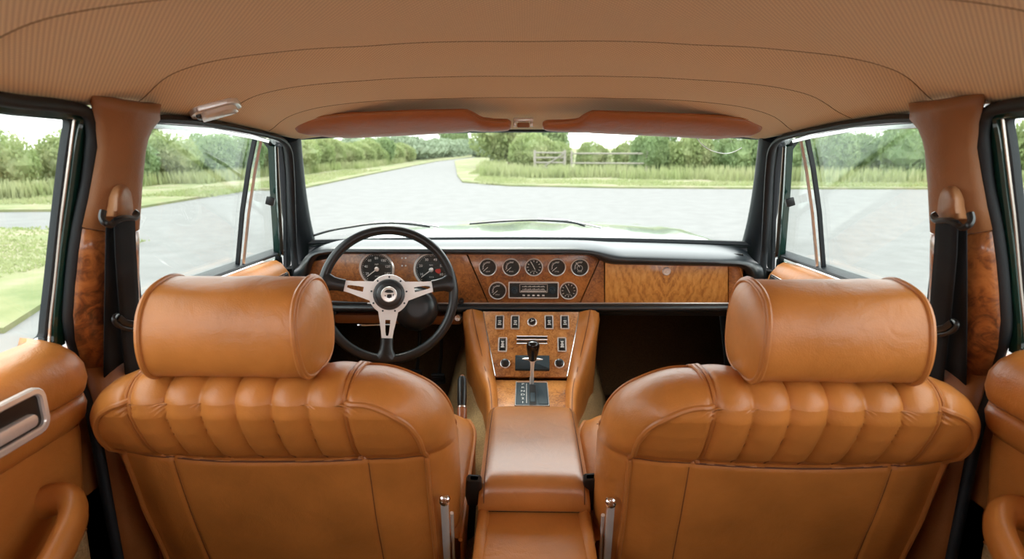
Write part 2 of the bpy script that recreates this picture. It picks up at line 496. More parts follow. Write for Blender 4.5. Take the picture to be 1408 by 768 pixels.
sol = ceiling.modifiers.new('thickness', 'SOLIDIFY'); sol.thickness = .03; sol.offset = 1
for k in range(1, 5):
    sb = MB(); tube(sb, [Vector((x, Y[k][i], zceil(x, Y[k][i]) + .0016)) for i, x in enumerate(xs) if abs(x) < XE * .985], .0022, 6)
    build('seam', sb, M['seam'], ceiling)

# ------------------------------------------------------------------ cabin floor, bulkhead
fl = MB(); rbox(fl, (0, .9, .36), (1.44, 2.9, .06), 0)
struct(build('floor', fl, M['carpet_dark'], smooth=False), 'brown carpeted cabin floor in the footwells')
bk = MB()
bk.grid([[Vector((x, y, z)) for x in (-.72, -.3, 0, .3, .72)] for (y, z) in ((1.90, .39), (2.02, .46), (2.12, .62), (2.14, .80), (2.14, .905))])
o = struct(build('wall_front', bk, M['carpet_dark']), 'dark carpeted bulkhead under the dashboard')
o.modifiers.new('t', 'SOLIDIFY').thickness = .02
tun = MB()
tun.grid([[Vector((x * w, y, .385 + h * (1 - abs(x) ** 3.2))) for x in [i / 8 for i in range(-8, 9)]] for (y, w, h) in ((-.3, .13, .16), (.9, .14, .15), (1.2, .19, .155), (1.35, .23, .165), (1.5, .25, .18), (1.62, .26, .22), (1.75, .27, .28), (2.08, .29, .33))])
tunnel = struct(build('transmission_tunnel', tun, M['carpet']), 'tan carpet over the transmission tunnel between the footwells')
tunnel.modifiers.new('t', 'SOLIDIFY').thickness = .01

# ------------------------------------------------------------------ cabin sides (measured on the left, mirrored to the right)
SIDEWORD = {-1: 'left', 1: 'right'}
def box_prof(w, t0, t1, r=.002):
    return [(-w / 2, t0), (w / 2, t0), (w / 2, t1 - r), (w / 2 - r, t1), (-w / 2 + r, t1), (-w / 2, t1 - r)]
def round_prof(rb, rn, seg=10): return [(rb * math.cos(2 * math.pi * k / seg), rn * math.sin(2 * math.pi * k / seg)) for k in range(seg)]
def sp_(pts, off=0.0, rad=.03, s=-1):
    return [mir(p, s) for p in fillet([side(a, b, off) for a, b in pts], rad)]
ndoor = 0
for s in (-1, 1):
    SW = SIDEWORD[s]; NN = Vector((SIDE_N.x * -s, 0, SIDE_N.z))
    zfloor = .42
    # ---- rear door
    ndoor += 1
    rd = struct(empty('door_%d' % ndoor, mir((-.72, .5, .42), s)), 'tan leather rear door with a green window frame on the %s of the cabin' % SW)
    top = [(-260, 92), (0, 150), (70, 155), (102, 158)]
    # green frame + black channel + chrome line, outward of the seal
    b = MB(); sweep(b, sp_([(-300, 60), (0, 144), (118, 154), (110, 190), (101, 260), (91, 329), (83, 400), (79, 440), (79, 474)], -.018, .02, s), box_prof(.022, -.012, .006, .003), NN)
    build('window_frame', b, M['paint'], rd)
    b = MB(); sweep(b, sp_([(-300, 70), (0, 152), (99, 161), (91, 210), (80, 300), (70, 390), (64, 440), (62, 466), (0, 497), (-300, 645)], -.024, .014, s), box_prof(.009, -.008, .004, .002), NN)
    build('window_channel', b, M['rubber'], rd)
    b = MB(); sweep(b, sp_([(103, 164), (97, 210), (85, 300), (76, 390), (70, 440), (68, 470)], -.012, .02, s), box_prof(.0026, -.002, .001, .0004), NN)
    build('chrome_strip', b, M['chrome_warm'], rd)
    b = MB(); sweep(b, sp_([(72, 472), (0, 509), (-300, 660)], -.006, .02, s), box_prof(.010, -.02, .004, .002), NN)
    build('sill_strip', b, M['chrome'], rd)
    b = MB()
    gl = [side(-300, 60, -.024), side(103, 158, -.024), side(58, 470, -.024), side(-300, 650, -.024)]
    n_ = SIDE_N * .002
    P8 = [mir(p, s) for p in gl] + [mir(p - n_ * 2, s) for p in gl]
    b.add(P8, [(0, 1, 2, 3), (7, 6, 5, 4), (0, 4, 5, 1), (1, 5, 6, 2), (2, 6, 7, 3), (3, 7, 4, 0)], True)
    build('window_pane', b, M['glass'], rd, smooth=False)
    # padded panels: grid over (y,z); front edge at yf(z)
    def yf(z): return interp(z, [.40, .55, .70, .80, .88, .92, .945, .962], [.775, .782, .79, .805, .826, .825, .815, .80])
    def panel(zs, xin, y0=.05, ny=30, edge=.022, mat=None, name='panel'):
        rows = []
        for z, xi in zip(zs, xin):
            r = []
            Yf = yf(z)
            for j in range(ny + 1):
                t = j / ny; y = lerp(y0, Yf, 1 - (1 - t) ** 1.6)
                e = (Yf - y)
                rr = (1 - math.sqrt(max(0, 1 - (1 - min(1, e / edge)) ** 2)))
                r.append(mir((-(xi) - rr * edge, y, z), s))
            rows.append(r)
        m_ = MB().grid(rows); o_ = build(name, m_, mat, rd)
        so = o_.modifiers.new('t', 'SOLIDIFY'); so.thickness = .02; so.offset = 0
        return o_
    panel([.838, .842, .852, .866, .876, .880, .884, .892, .905, .925, .94, .952, .960, .963], [.700, .690, .682, .681, .686, .692, .688, .681, .676, .676, .680, .689, .704, .725], mat=M['leather'], name='upper_panel', edge=.03)
    panel([.672, .675, .69, .76, .82, .834, .838], [.706, .697, .693, .693, .694, .697, .703], mat=M['leather'], name='lower_panel')
    panel([.40, .5, .60, .666, .671], [.694, .694, .694, .694, .70], mat=M['carpet'], name='kick_panel')
    b = MB(); tube(b, [mir((-.684, y, .8385), s) for y in (.05, .3, .6, .795)] , .0028, 8); build('chrome_strip', b, M['chrome'], rd)
    b = MB(); tube(b, [mir((-.683, y, .6725), s) for y in (.05, .3, .6, .775)], .0026, 8); build('chrome_strip', b, M['chrome'], rd)
    # pull handle recess with chrome surround
    hc = Vector((-.6625, .655, .903))
    fr = Fr(mir(hc, s), (0, 1, 0), (-s, 0, 0))
    hp = build('handle_bezel', (lambda q: (sweep(q, [fr.p(a, c, .002) for a, c in rrect(.125, .056, .014, 5)], box_prof(.010, -.003, .005, .002), fr.z, closed=True), q)[1])(MB()), M['chrome_small'], rd)
    b = MB(); prism(b, fr, rrect(.118, .05, .012), -.004, .0012); build('handle_cup', b, M['black'], hp)
    b = MB(); prism(b, Fr(fr.p(.0, -.008, .001), fr.x, fr.z), rrect(.09, .018, .008), 0, .009, .003); build('handle_lever', b, M['chrome_small'], hp)
    # armrest pull
    b = MB()
    pth = smooth_path([mir(p, s) for p in [(-.69, .715, .755), (-.660, .716, .765), (-.635, .706, .762), (-.620, .675, .742), (-.615, .60, .705), (-.615, .45, .66), (-.615, .2, .64)]], 6)
    sweep(b, pth, round_prof(.017, .023, 14), Vector((0, 0, 1)))
    am = build('armrest', b, M['leather'], rd)
    b = MB(); tube(b, [p + Vector((-s * .003, 0, .0226)) for p in pth[16:]], .0009, 5); tube(b, [p + Vector((s * .003, 0, .0226)) for p in pth[16:]], .0009, 5); build('stitching', b, M['thread'], am)

    # ---- rear door seal (swept rubber on the body)
    b = MB()
    seal_px = [(-300, 55), (0, 138), (78, 144), (122, 153), (129, 178), (121, 250), (110, 300), (102, 350), (97, 400), (94, 440), (99, 468), (113, 510)]
    pp = [side(a, c, -.004) for a, c in seal_px]
    pp += [Vector((-.712, .862, .80)), Vector((-.712, .862, .66)), Vector((-.712, .865, .52)), Vector((-.712, .865, .40))]
    pth = [mir(p, s) for p in fillet(pp, .05)]
    sweep(b, pth, round_prof(.0085, .009, 12), NN)
    t_ = struct(build('trim_%d' % (1 if s < 0 else 2), b, M['rubber']), 'thick black rubber seal around the %s rear door opening' % SW)
    # body gap behind the seal
    # ---- centre pillar
    pil = struct(empty('trim_%d' % (3 if s < 0 else 4), mir((-.72, .95, .42), s)), 'centre door pillar on the %s with padded tan top and burl wood lower panel' % SW)
    def strip(name, hs, bulge, mat, nu=12, inset=.0, thick=.02):
        """hs: list of (leftpoint, rightpoint) world points on the side plane"""
        rows = []
        for A, B_ in hs:
            r = []
            for j in range(nu + 1):
                t = j / nu; p = A.lerp(B_, t)
                k = (1 - abs(2 * t - 1) ** 3.0)
                r.append(mir(p + SIDE_N * (inset + bulge * k), s))
            rows.append(r)
        o_ = build(name, MB().grid(rows), mat, pil)
        so = o_.modifiers.new('t', 'SOLIDIFY'); so.thickness = thick; so.offset = 0
        return o_
    W = lambda a, c, off=0: side(a, c, off)
    up = [((124, 128), (210, 140)), ((125, 143), (208, 152)), ((127, 152), (209, 158)), ((131, 165), (196, 170)), ((132, 180), (189, 185)), ((134, 200), (184.5, 200)), ((126, 245), (181, 245)), ((119, 280), (180, 280)), ((112, 310), (179, 310))]
    strip('padded_cover', [(W(*a), W(*c)) for a, c in up], .022, M['leather_pillar'])
    b = MB(); tube(b, [mir(W(112, 310).lerp(W(179, 310), t) + SIDE_N * (.003 + .022 * (1 - abs(2 * t - 1) ** 3)), s) for t in [i / 10 for i in range(11)]], .0022, 6); build('chrome_strip', b, M['chrome_warm'], pil)
    wd = [((112, 312), (179, 312)), ((107, 345), (180, 345)), ((102, 390), (181, 390)), ((99, 430), (183, 430)), ((102, 465), (186, 465)), ((113, 502), (190, 490))]
    strip('wood_panel', [(W(*a), W(*c)) for a, c in wd], .022, M['wood_dark'])
    b = MB(); tube(b, [mir(W(113, 502).lerp(W(190, 480), t) + SIDE_N * (.004 + .024 * (1 - abs(2 * t - 1) ** 3)), s) for t in [i / 10 for i in range(11)]], .0022, 6); build('chrome_strip', b, M['chrome_warm'], pil)
    A0, B0 = W(113, 503), W(192, 480)
    lo = [(A0, B0), (Vector((-.712, .87, .80)), Vector((-.712, 1.06, .80))), (Vector((-.712, .87, .60)), Vector((-.712, 1.06, .62))), (Vector((-.712, .87, .40)), Vector((-.712, 1.10, .40)))]
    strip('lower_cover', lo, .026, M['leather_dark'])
    # ---- front door
    ndoor += 1
    fd = struct(empty('door_%d' % ndoor, mir((-.72, 1.3, .42), s)), 'front door with a chrome quarter light divider on the %s of the cabin' % SW)
    b = MB(); sweep(b, sp_([(188, 430), (182, 300), (185, 240), (199, 172), (290, 176), (366, 192), (376, 206), (380, 300), (384, 362)], -.02, .02, s), box_prof(.009, -.01, .006, .002), NN)
    build('window_frame', b, M['rubber'], fd)
    b = MB(); sweep(b, sp_([(206, 172.5), (290, 178), (345, 188), (369, 194)], -.008, .01, s), box_prof(.009, -.006, .002, .001), NN)
    build('chrome_strip', b, M['chrome'], fd)
    b = MB(); sweep(b, sp_([(381, 202), (384, 260), (389, 350)], -.006, .01, s), box_prof(.0045, -.006, .002, .001), NN)
    build('dim_chrome_strip', b, M['chrome_dim'], fd)
    b = MB(); sweep(b, sp_([(376, 200), (378, 260), (383, 350)], -.010, .01, s), box_prof(.009, -.012, .004, .001), NN)
    build('inner_frame', b, M['paint'], fd)
    b = MB(); sweep(b, sp_([(180, 424), (277, 385), (330, 366), (388, 345)], -.016, .01, s), box_prof(.010, -.02, .008, .002), NN)
    build('window_channel', b, M['rubber'], fd)
    b = MB(); sweep(b, sp_([(180, 431), (277, 391), (330, 371), (360, 360)], -.006, .01, s), box_prof(.007, -.02, .004, .002), NN)
    build('sill_strip', b, M['chrome'], fd)
    # quarter-light divider: black bar, chrome bar
    b = MB(); sweep(b, sp_([(351, 192), (343, 230), (334, 290), (327, 368)], -.020, .01, s), box_prof(.006, -.006, .004, .001), NN)
    dv = build('quarter_light_divider', b, M['rubber'], fd)
    b = MB(); sweep(b, sp_([(358.5, 193), (351, 230), (342, 290), (334, 367)], -.016, .01, s), [(-.006, 0), (-.004, .003), (0, .0045), (.004, .003), (.006, 0)], NN)
    build('chrome_strip', b, M['chrome_small'], dv)
    b = MB(); q = mir(side(371, 276, -.012), s); fr = Fr(q, (0, 1, 0), NN); prism(b, fr, rrect(.012, .022, .004), -.008, .012, .002); build('quarter_light_catch', b, M['black'], fd)
    b = MB()
    gl = [side(176, 440, -.026), side(190, 168, -.026), side(382, 192, -.026), side(392, 352, -.026)]
    P8 = [mir(p, s) for p in gl] + [mir(p - n_ * 2, s) for p in gl]
    b.add(P8, [(0, 1, 2, 3), (7, 6, 5, 4), (0, 4, 5, 1), (1, 5, 6, 2), (2, 6, 7, 3), (3, 7, 4, 0)], True)
    build('window_pane', b, M['glass'], fd, smooth=False)
    # door top pad
    b = MB(); rows = []
    zt = lambda y: interp(y, [1.0, 1.2, 1.45, 1.60, 1.66], [.948, .944, .936, .926, .900])
    for y in [1.0, 1.1, 1.2, 1.3, 1.4, 1.5, 1.56, 1.60, 1.63, 1.65, 1.662, 1.668]:
        e = sm(1.60, 1.668, y)
        Z = zt(y)
        sec = [(-.738, Z - .004), (-.728, Z), (-.712, Z + .001), (-.700, Z - .006), (-.690, Z - .02), (-.684, Z - .045), (-.684, Z - .10), (-.688, Z - .2), (-.69, .45)]
        rows.append([mir((x - e * .02, y, z), s) for x, z in sec])
    b.grid(rows); o_ = build('door_panel', b, M['leather'], fd); so = o_.modifiers.new('t', 'SOLIDIFY'); so.thickness = .012; so.offset = 0
    hq = Vector((-.682, 1.555, .885)); fr = Fr(mir(hq, s), (0, 1, 0), (-s, 0, .15))
    b = MB(); prism(b, fr, rrect(.10, .03, .008), -.004, .004, .002); hb = build('handle_bezel', b, M['chrome'], fd)
    b = MB(); prism(b, fr, rrect(.088, .020, .006), .003, .0055, .001); build('handle_cup', b, M['black'], hb)
    # ---- front door seal
    b = MB()
    pp = [side(a, c, .0) for a, c in [(188, 440), (180, 340), (178, 300), (180.5, 248), (186, 200), (203, 163), (250, 164), (300, 171), (355, 182), (386, 190), (397, 203), (400, 240), (404, 345)]] + [Vector((-.705, 1.72, .84)), Vector((-.705, 1.74, .6))]
    sweep(b, [mir(p, s) for p in fillet(pp, .04)], round_prof(.0068, .011, 10), NN)
    struct(build('trim_%d' % (5 if s < 0 else 6), b, M['rubber']), 'black rubber seal around the %s front door opening' % SW)
    # ---- windscreen pillar
    b = MB()
    pa = [Vector((-.640, 1.565, 1.275)), Vector((-.660, 1.62, 1.21)), Vector((-.688, 1.70, 1.12)), Vector((-.712, 1.78, 1.03)), Vector((-.728, 1.85, .95)), Vector((-.735, 1.90, .88))]
    sweep(b, [mir(p, s) for p in smooth_path(pa, 4)], round_prof(.040, .030, 14), Vector((0.45 * -s * 1, -1, .3)).normalized())
    sweep(b, sp_([(389, 196), (393, 230), (395, 300), (395, 366)], -.022, .01, s), box_prof(.030, -.006, .006, .002), NN)
    struct(build('trim_%d' % (7 if s < 0 else 8), b, M['rubber']), 'dark trimmed windscreen pillar on the %s of the windscreen' % SW)
    # roof rail: closes the gap between headliner and door seals
    b = MB()
    sweep(b, [mir(Vector((-.628, y, zc_edge(y) + .012)), s) for y in [-.75, 0, .4, .8, 1.0, 1.2, 1.4, 1.58]], [(-.02, -.010), (.02, -.010), (.02, .03), (-.02, .03)], Vector((0, 0, 1)))
    struct(build('trim_%d' % (9 if s < 0 else 10), b, M['paint']), 'green painted roof rail above the %s doors' % SW)
    # outer skins of the doors
    b = MB(); rbox(b, (s * .752, .40, .68), (.012, .90, .52), .003); build('door_skin', b, M['paint'], rd)
    b = MB(); rbox(b, (s * .752, 1.30, .67), (.012, .86, .50), .003); build('door_skin', b, M['paint'], fd)
    b = MB(); rbox(b, (s * .735, 1.95, .63), (.02, .44, .50), 0); struct(build('trim_%d' % (11 if s < 0 else 12), b, M['dark']), 'dark footwell side panel below the %s windscreen pillar' % SW)
    # sill and lower body side
    b = MB(); rbox(b, (s * .745, .9, .50), (.02, 2.6, .36), 0); rbox(b, (s * .725, .9, .41), (.05, 2.6, .06), .01)
    rbox(b, (s * .745, .95, .70), (.02, .24, .46), 0)
    
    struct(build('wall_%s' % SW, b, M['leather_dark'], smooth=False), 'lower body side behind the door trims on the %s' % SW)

# ------------------------------------------------------------------ unseen cabin back, added to shade the seat backs (bench, screen opening, quarters)
b = MB(); rbox(b, (0, -.34, .70), (1.40, .16, .64), .05, seg=3); rbox(b, (0, -.76, .98), (1.46, .70, .03), .01)  # bench and shelf out of view, made high to block light from behind
struct(build('wall_back', b, M['leather_dark']), 'unseen rear bench backrest and parcel shelf added to block light from behind')
b = MB(); rbox(b, (0, .08, .56), (1.30, .72, .30), .05, seg=3)  # unseen cushion, raised to keep light off the lower seat backs
struct(build('trim_13', b, M['leather_dark']), 'unseen rear bench cushion added to keep light off the lower seat backs')
b = MB(); rbox(b, (0, -.84, 1.36), (1.26, .20, .07), .02)  # unseen frame and quarters, added to narrow the rear light opening
for s in (-1, 1):
    rbox(b, (s * .70, -.42, .70), (.06, .90, .58), .01)
    sweep(b, [Vector((s * .70, -.45, .95)), Vector((s * .62, -.58, 1.32))], [(-.02, -.16), (.02, -.16), (.02, .14), (-.02, .14)], Vector((0, 1, 0)))
    sweep(b, [Vector((s * .70, -.95, .95)), Vector((s * .58, -.80, 1.34))], [(-.03, -.10), (.03, -.10), (.03, .10), (-.03, .10)], Vector((0, 1, 0)))
struct(build('trim_14', b, M['leather_dark'], smooth=False), 'unseen rear quarter trims and screen frame added to narrow the light from behind')

# ------------------------------------------------------------------ windscreen
def ws(x, t):
    """t 0 at the base, 1 at the header"""
    xx = abs(x) / .70
    y0 = 2.02 - .17 * xx ** 2; z0 = .925 + .015 * xx ** 2
    y1 = 1.655 - .05 * xx ** 2; z1 = 1.305 - .022 * xx ** 2
    y = lerp(y0, y1, t) ; z = lerp(z0, z1, t)
    return Vector((x * lerp(1.0, .90, t), y, z))
b = MB()
front = [[ws(x, t) for x in [(-.72 + 1.44 * i / 24) for i in range(25)]] for t in [j / 10 for j in range(11)]]
b.grid(front)
wsn = struct(empty('window_1', (0, 1.95, .93)), 'wide curved windscreen looking out to the lane')
o = build('window_pane', b, M['windscreen'], wsn, recalc=False)
o.modifiers.new('t', 'SOLIDIFY').thickness = .005
b = MB(); sweep(b, [ws(x, .985) + Vector((0, -.004, 0)) for x in [(-.70 + 1.4 * i / 24) for i in range(25)]], box_prof(.030, -.004, .012, .004), Vector((0, -1, .2)))
build('header_seal', b, M['rubber'], wsn)
b = MB(); sweep(b, [ws(x, .012) + Vector((0, -.004, 0)) for x in [(-.72 + 1.44 * i / 30) for i in range(31)]], box_prof(.016, -.010, .008, .003), Vector((0, -1, .4)))
build('lower_seal', b, M['rubber'], wsn)
# thin white curved line laid on the glass, upper right
def on_ws(px, py):
    d = ray(px, py); lo = 1.2
    for k in range(1500):
        p = CAM + d * (lo + k * .0006)
        t = (p.z - .925) / (1.29 - .925)
        if p.y >= ws(p.x, t).y: return p
    return p
b = MB(); tube(b, smooth_path([on_ws(px, py) + Vector((0, -.004, 0)) for px, py in [(956, 186), (962, 196), (972, 204), (984, 209), (998, 211), (1010, 208), (1019, 203)]], 4), .0012, 6)
build('curved_line', b, M['white'], wsn)

# ------------------------------------------------------------------ bonnet and wipers
b = MB(); rows = []
for y, zz, w in ((1.97, .912, .73), (2.05, .918, .76), (2.3, .910, .78), (2.7, .885, .80), (3.1, .850, .80), (3.45, .80, .79), (3.6, .79, .77), (3.66, .70, .75)):
    r = []
    for i in range(41):
        x = -1 + 2 * i / 40
        z = zz + .012 * math.exp(-((abs(x) - .86) / .07) ** 2) - .05 * abs(x) ** 4 + .014 * math.exp(-(x / .12) ** 2) - (.35 if abs(x) == 1 else 0) - .06 * sm(.93, 1, abs(x))
        yy = y - .17 * abs(x) ** 2 if y < 2.1 else y
        r.append(Vector((x * w * 1.05, yy, z)))
    rows.append(r)
b.grid(rows)
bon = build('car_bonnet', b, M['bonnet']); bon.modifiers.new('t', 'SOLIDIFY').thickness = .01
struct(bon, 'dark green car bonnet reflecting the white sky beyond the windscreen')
def wiper(pts_arm, pts_blade, label):
    q = thing('windscreen_wiper', label, 'wiper', on_ws(*pts_arm[0]) + Vector((0, .02, 0)))
    off = Vector((0, .018, .004))
    b = MB(); tube(b, smooth_path([on_ws(*p) + off for p in pts_blade], 4), .0038, 6); build('blade', b, M['black'], q)
    b = MB(); tube(b, [on_ws(*p) + off * 1.9 for p in pts_arm], .004, 6); build('arm', b, M['chrome'], q)
wiper([(601, 317), (560, 311), (512, 311)], [(418, 330), (450, 320), (480, 314.5), (512, 310), (545, 309), (590, 314)], 'wiper resting low across the windscreen in front of the steering wheel')
wiper([(828, 318), (780, 308), (740, 306)], [(645, 310), (690, 306.5), (740, 305), (785, 308), (805, 313)], 'wiper resting low at the centre of the windscreen above the radio')

# ------------------------------------------------------------------ dashboard
YD = 1.70
D0 = Vector((0, 1.72, .80))
dash = thing('dashboard', 'burl wood dashboard with black padded top, round gauges and radio below the windscreen', 'dashboard', D0)
def dp(px, py, dy=0.0): return at(px, py, YD + dy)
dfr = Fr((0, YD, 0), (1, 0, 0), (0, -1, 0))      # local x = world x, y = world z
def d2(px, py): q = dp(px, py); return (q.x, q.z)
def wood_top(x):
    return interp(x, [-.66, -.64, -.62, -.585, .19, .235, .62, .645], [.885, .915, .931, .936, .936, .908, .903, .895])
# the burl panels, split by thin joints
def panel_px(name, pts, mat, y0=.012, front=.006):
    b = MB(); prism(b, Fr((0, YD, 0), (1, 0, 0), (0, -1, 0)), [d2(*p) for p in pts], -y0, front, .0015)
    return build(name, b, mat, dash)
panel_px('instrument_panel', [(426, 365), (431, 359), (450, 355), (468, 349), (480, 346), (640, 345), (670.5, 415.5), (427, 415.5)], burl('burl_instrument'))
panel_px('centre_panel', [(642, 345), (812, 345), (823, 357), (796.5, 415.5), (672, 415.5)], burl('burl_centre', 1.1))
panel_px('side_panel', [(824.5, 357), (830.3, 357), (830.3, 415.5), (798, 415.5)], burl('burl_slip', 1.2))
gx = (at(831, 388, YD).x + at(1000, 388, YD).x) / 2
FL = [(.33, (.14, .045, .012)), (.43, (.42, .16, .035)), (.54, (.62, .27, .06)), (.70, (.74, .38, .11))]
glove = panel_px('glove_box_door', [(831.7, 357), (999.7, 358), (999.7, 415.5), (831.7, 415.5)], burl('burl_flame', 1.0, FL, match=gx, flame=True), front=.0075)
panel_px('side_panel', [(1001, 359), (1014, 361), (1019, 366), (1021, 374), (1021, 415.5), (1001, 415.5)], burl('burl_slip_right', 1.2))
b = MB(); prism(b, dfr, [d2(*p) for p in [(424, 350), (1024, 350), (1024, 418), (424, 418)]], -.02, -.0115); build('backing_board', b, M['dark'], dash)
q = d2(915.5, 372); b = MB(); lathe(b, Fr((q[0], YD - .0075, q[1]), (1, 0, 0), (0, -1, 0)), [(.0125, -.001), (.0125, .003), (.0105, .006), (.008, .006), (.0075, .004), (.003, .004), (.0025, .0065)], 24); build('lock', b, M['chrome_small'], glove)
# chrome lines
b = MB(); tube(b, [at(x, 416.6, YD - .008) for x in (427, 600, 800, 1023)], .0026, 8); build('chrome_strip', b, M['chrome_warm'], dash)
b = MB(); tube(b, [at(x, y, YD - .006) for x, y in ((1022, 416), (1021.5, 380), (1018, 368))], .0018, 8); build('chrome_strip', b, M['chrome'], dash)
b = MB(); tube(b, [at(x, y, YD - .006) for x, y in ((426.5, 416), (425.5, 366))], .0018, 8); build('chrome_strip', b, M['chrome'], dash)
# padded lower roll
b = MB(); rows = []
for i in range(49):
    px = 421 + (1040 - 421) * i / 48
    c = at(px, 422.7, YD - .012)
    e = 1 - .6 * (sm(.93, 1, i / 48) + sm(.93, 1, 1 - i / 48))
    rows.append([c + Vector((0, -.016 * e * math.cos(a), .0115 * math.sin(a))) for a in [2 * math.pi * k / 14 for k in range(14)]])
b.grid(rows, closed_u=True); build('padded_roll', b, M['vinyl'], dash)
# padded top
b = MB(); rows = []
xs_ = [-.705, -.695, -.68, -.665, -.65, -.635] + [-.62 + 1.27 * i / 60 for i in range(61)] + [.665, .68, .69, .70]
for x in xs_:
    zw = wood_top(x) if -.66 < x < .645 else None
    endl = sm(-.625, -.69, x) if x < 0 else sm(.63, .69, x)
    zb = wood_top(max(-.655, min(.64, x))) - .10 * (endl ** 1.5)
    zt = interp(x, [-.70, -.67, -.63, -.58, .15, .21, .27, .6, .66, .70], [.885, .925, .948, .965, .968, .962, .948, .938, .925, .90])
    yb = .035 * endl
    xx = abs(x) / .70
    yfar = 2.01 - .17 * xx ** 2; zfar = .928 + .012 * xx ** 2
    sec = [(YD + .01, zb + .002), (YD - .02, zb - .001), (YD - .040 + yb, zb + .006), (YD - .050 + yb, zb + (zt - zb) * .40), (YD - .046 + yb, zb + (zt - zb) * .72),
           (YD - .028 + yb, zt - .004), (YD + .0 + yb, zt + .0015), (YD + .06, zt + .0015), (YD + .14, lerp(zt, zfar, .35)), (lerp(YD + .14, yfar, .6), lerp(zt, zfar, .7)), (yfar, zfar), (yfar, zfar - .05)]
    rows.append([Vector((x, y, z)) for y, z in sec])
b.grid(rows); pad = build('padded_top', b, M['vinyl'], dash, angle=70)
so = pad.modifiers.new('s', 'SUBSURF'); so.levels = so.render_levels = 1
# instruments
def gauge(px, py, r, kind, parent=dash):
    q = d2(px, py)
    fr = Fr((q[0], YD - .006, q[1]), (1, 0, 0), (0, -1, 0))
    b = MB(); lathe(b, fr, [(r * .87, -.004), (r * .87, .003), (r * .89, .0055), (r * .95, .006), (r, .0035), (r * 1.01, -.002)], 40, False)
    nm = {'speed': 'speedometer', 'rev': 'rev_counter', 'clock': 'clock'}.get(kind, 'gauge')
    G_ = build(nm, b, M['chrome_small'], parent)
    b = MB(); lathe(b, fr, [(r * .88, -.004), (r * .88, .0008), (.0001, .0008)], 40, False); build('dial_face', b, M['gauge'], G_)
    b = MB(); z = .0013
    def tick(a, r0, r1, w):
        c, s_ = math.cos(a), math.sin(a)
        b.add([fr.p(r0 * c - w * s_, r0 * s_ + w * c, z), fr.p(r1 * c - w * s_, r1 * s_ + w * c, z), fr.p(r1 * c + w * s_, r1 * s_ - w * c, z), fr.p(r0 * c + w * s_, r0 * s_ - w * c, z)], [(0, 1, 2, 3)])
    nb = MB(); redmb = None
    if kind in ('speed', 'rev'):
        n = 36 if kind == 'speed' else 40
        for k in range(n + 1):
            a = R_(225 - 270 * k / n); tick(a, r * (.76 if k % 4 == 0 else .79), r * .83, .0005)
        words = ['20', '40', '60', '80', '100', '120', '140'] if kind == 'speed' else ['10', '20', '30', '40', '50', '60']
        for k, w in enumerate(words):
            a = R_(205 - 230 * k / (len(words) - 1)); text(b, fr, w, r * .20, z, r * .62 * math.cos(a), r * .62 * math.sin(a))
        text(b, fr, 'mph' if kind == 'speed' else 'rpm', r * .13, z, 0, r * .28)
        text(b, fr, '0 0 0', r * .12, z, 0, -r * .42)
        a = R_(217); tick(a, 0, r * .72, .0012)
        c_ = MB(); lathe(c_, fr, [(r * .13, z), (r * .13, .004), (r * .05, .005)], 20); build('needle_hub', c_, M['chrome_small'], G_)
        if kind == 'rev':
            c_ = MB(); c_.add([fr.p(r * rr * math.cos(R_(a)), r * rr * math.sin(R_(a)), z) for a, rr in ((8, .28), (8, .50), (-8, .55), (-28, .50), (-28, .28), (-10, .22))], [(0, 1, 2, 3, 4, 5)])
            build('warning_patch', c_, M['red'], G_, smooth=False)
    elif kind == 'clock':
        for k in range(12): tick(R_(30 * k), r * .58, r * .76, .0007)
        tick(R_(118), 0, r * .62, .0008); tick(R_(-62), 0, r * .3, .0008)
        text(b, fr, '0 0 0', r * .2, z, 0, -r * .45)
    else:
        for k in range(9): tick(R_(200 - 130 * k / 8), r * .50, r * (.62 if k % 4 else .68), .0005)
        arc = [fr.p(r * .5 * math.cos(R_(200 - 16 * k)), r * .5 * math.sin(R_(200 - 16 * k)), z) for k in range(9)]
        tube(b, arc, .0005, 4)
        tick(R_({'a': 222, 'b': 215, 'c': 150, 'd': 130}[kind]), 0, r * .66, .0007)
        text(b, fr, 'o o', r * .2, z, 0, r * .60); text(b, fr, '0 0 0', r * .22, z, 0, -r * .48)
        if kind in 'cd': tube(b, [fr.p(r * .3 * math.cos(R_(k * 30)), r * .3 * math.sin(R_(k * 30)) - r * .1, z) for k in range(12)], .0005, 4, closed=True)
    build('dial_markings', b, M['white'], G_, smooth=False)
    b = MB(); lathe(b, fr, [(r * .87, .0055), (r * .5, .0068), (.0001, .0072)], 32, False); build('dial_glass', b, M['lens'], G_)
    return G_
R1 = .0273
for (px, py, k) in ((671, 366.5, 'a'), (703, 366.5, 'a'), (734, 366.5, 'clock'), (765.5, 366.5, 'a'), (797, 366.5, 'd'), (684.3, 398.5, 'a'), (781.5, 398.5, 'clock')):
    gauge(px, py, R1, k)
gauge(519, 369, .0533, 'speed'); gauge(593.5, 370, .0533, 'rev')
for px, py in ((553.5, 354), (558.5, 354), (553.5, 364.5), (558.5, 364.5)):
    q = d2(px, py); b = MB(); lathe(b, Fr((q[0], YD - .006, q[1]), (1, 0, 0), (0, -1, 0)), [(.0024, 0), (.0022, .002), (.0001, .0028)], 12); build('warning_lamp', b, M['white'], dash)
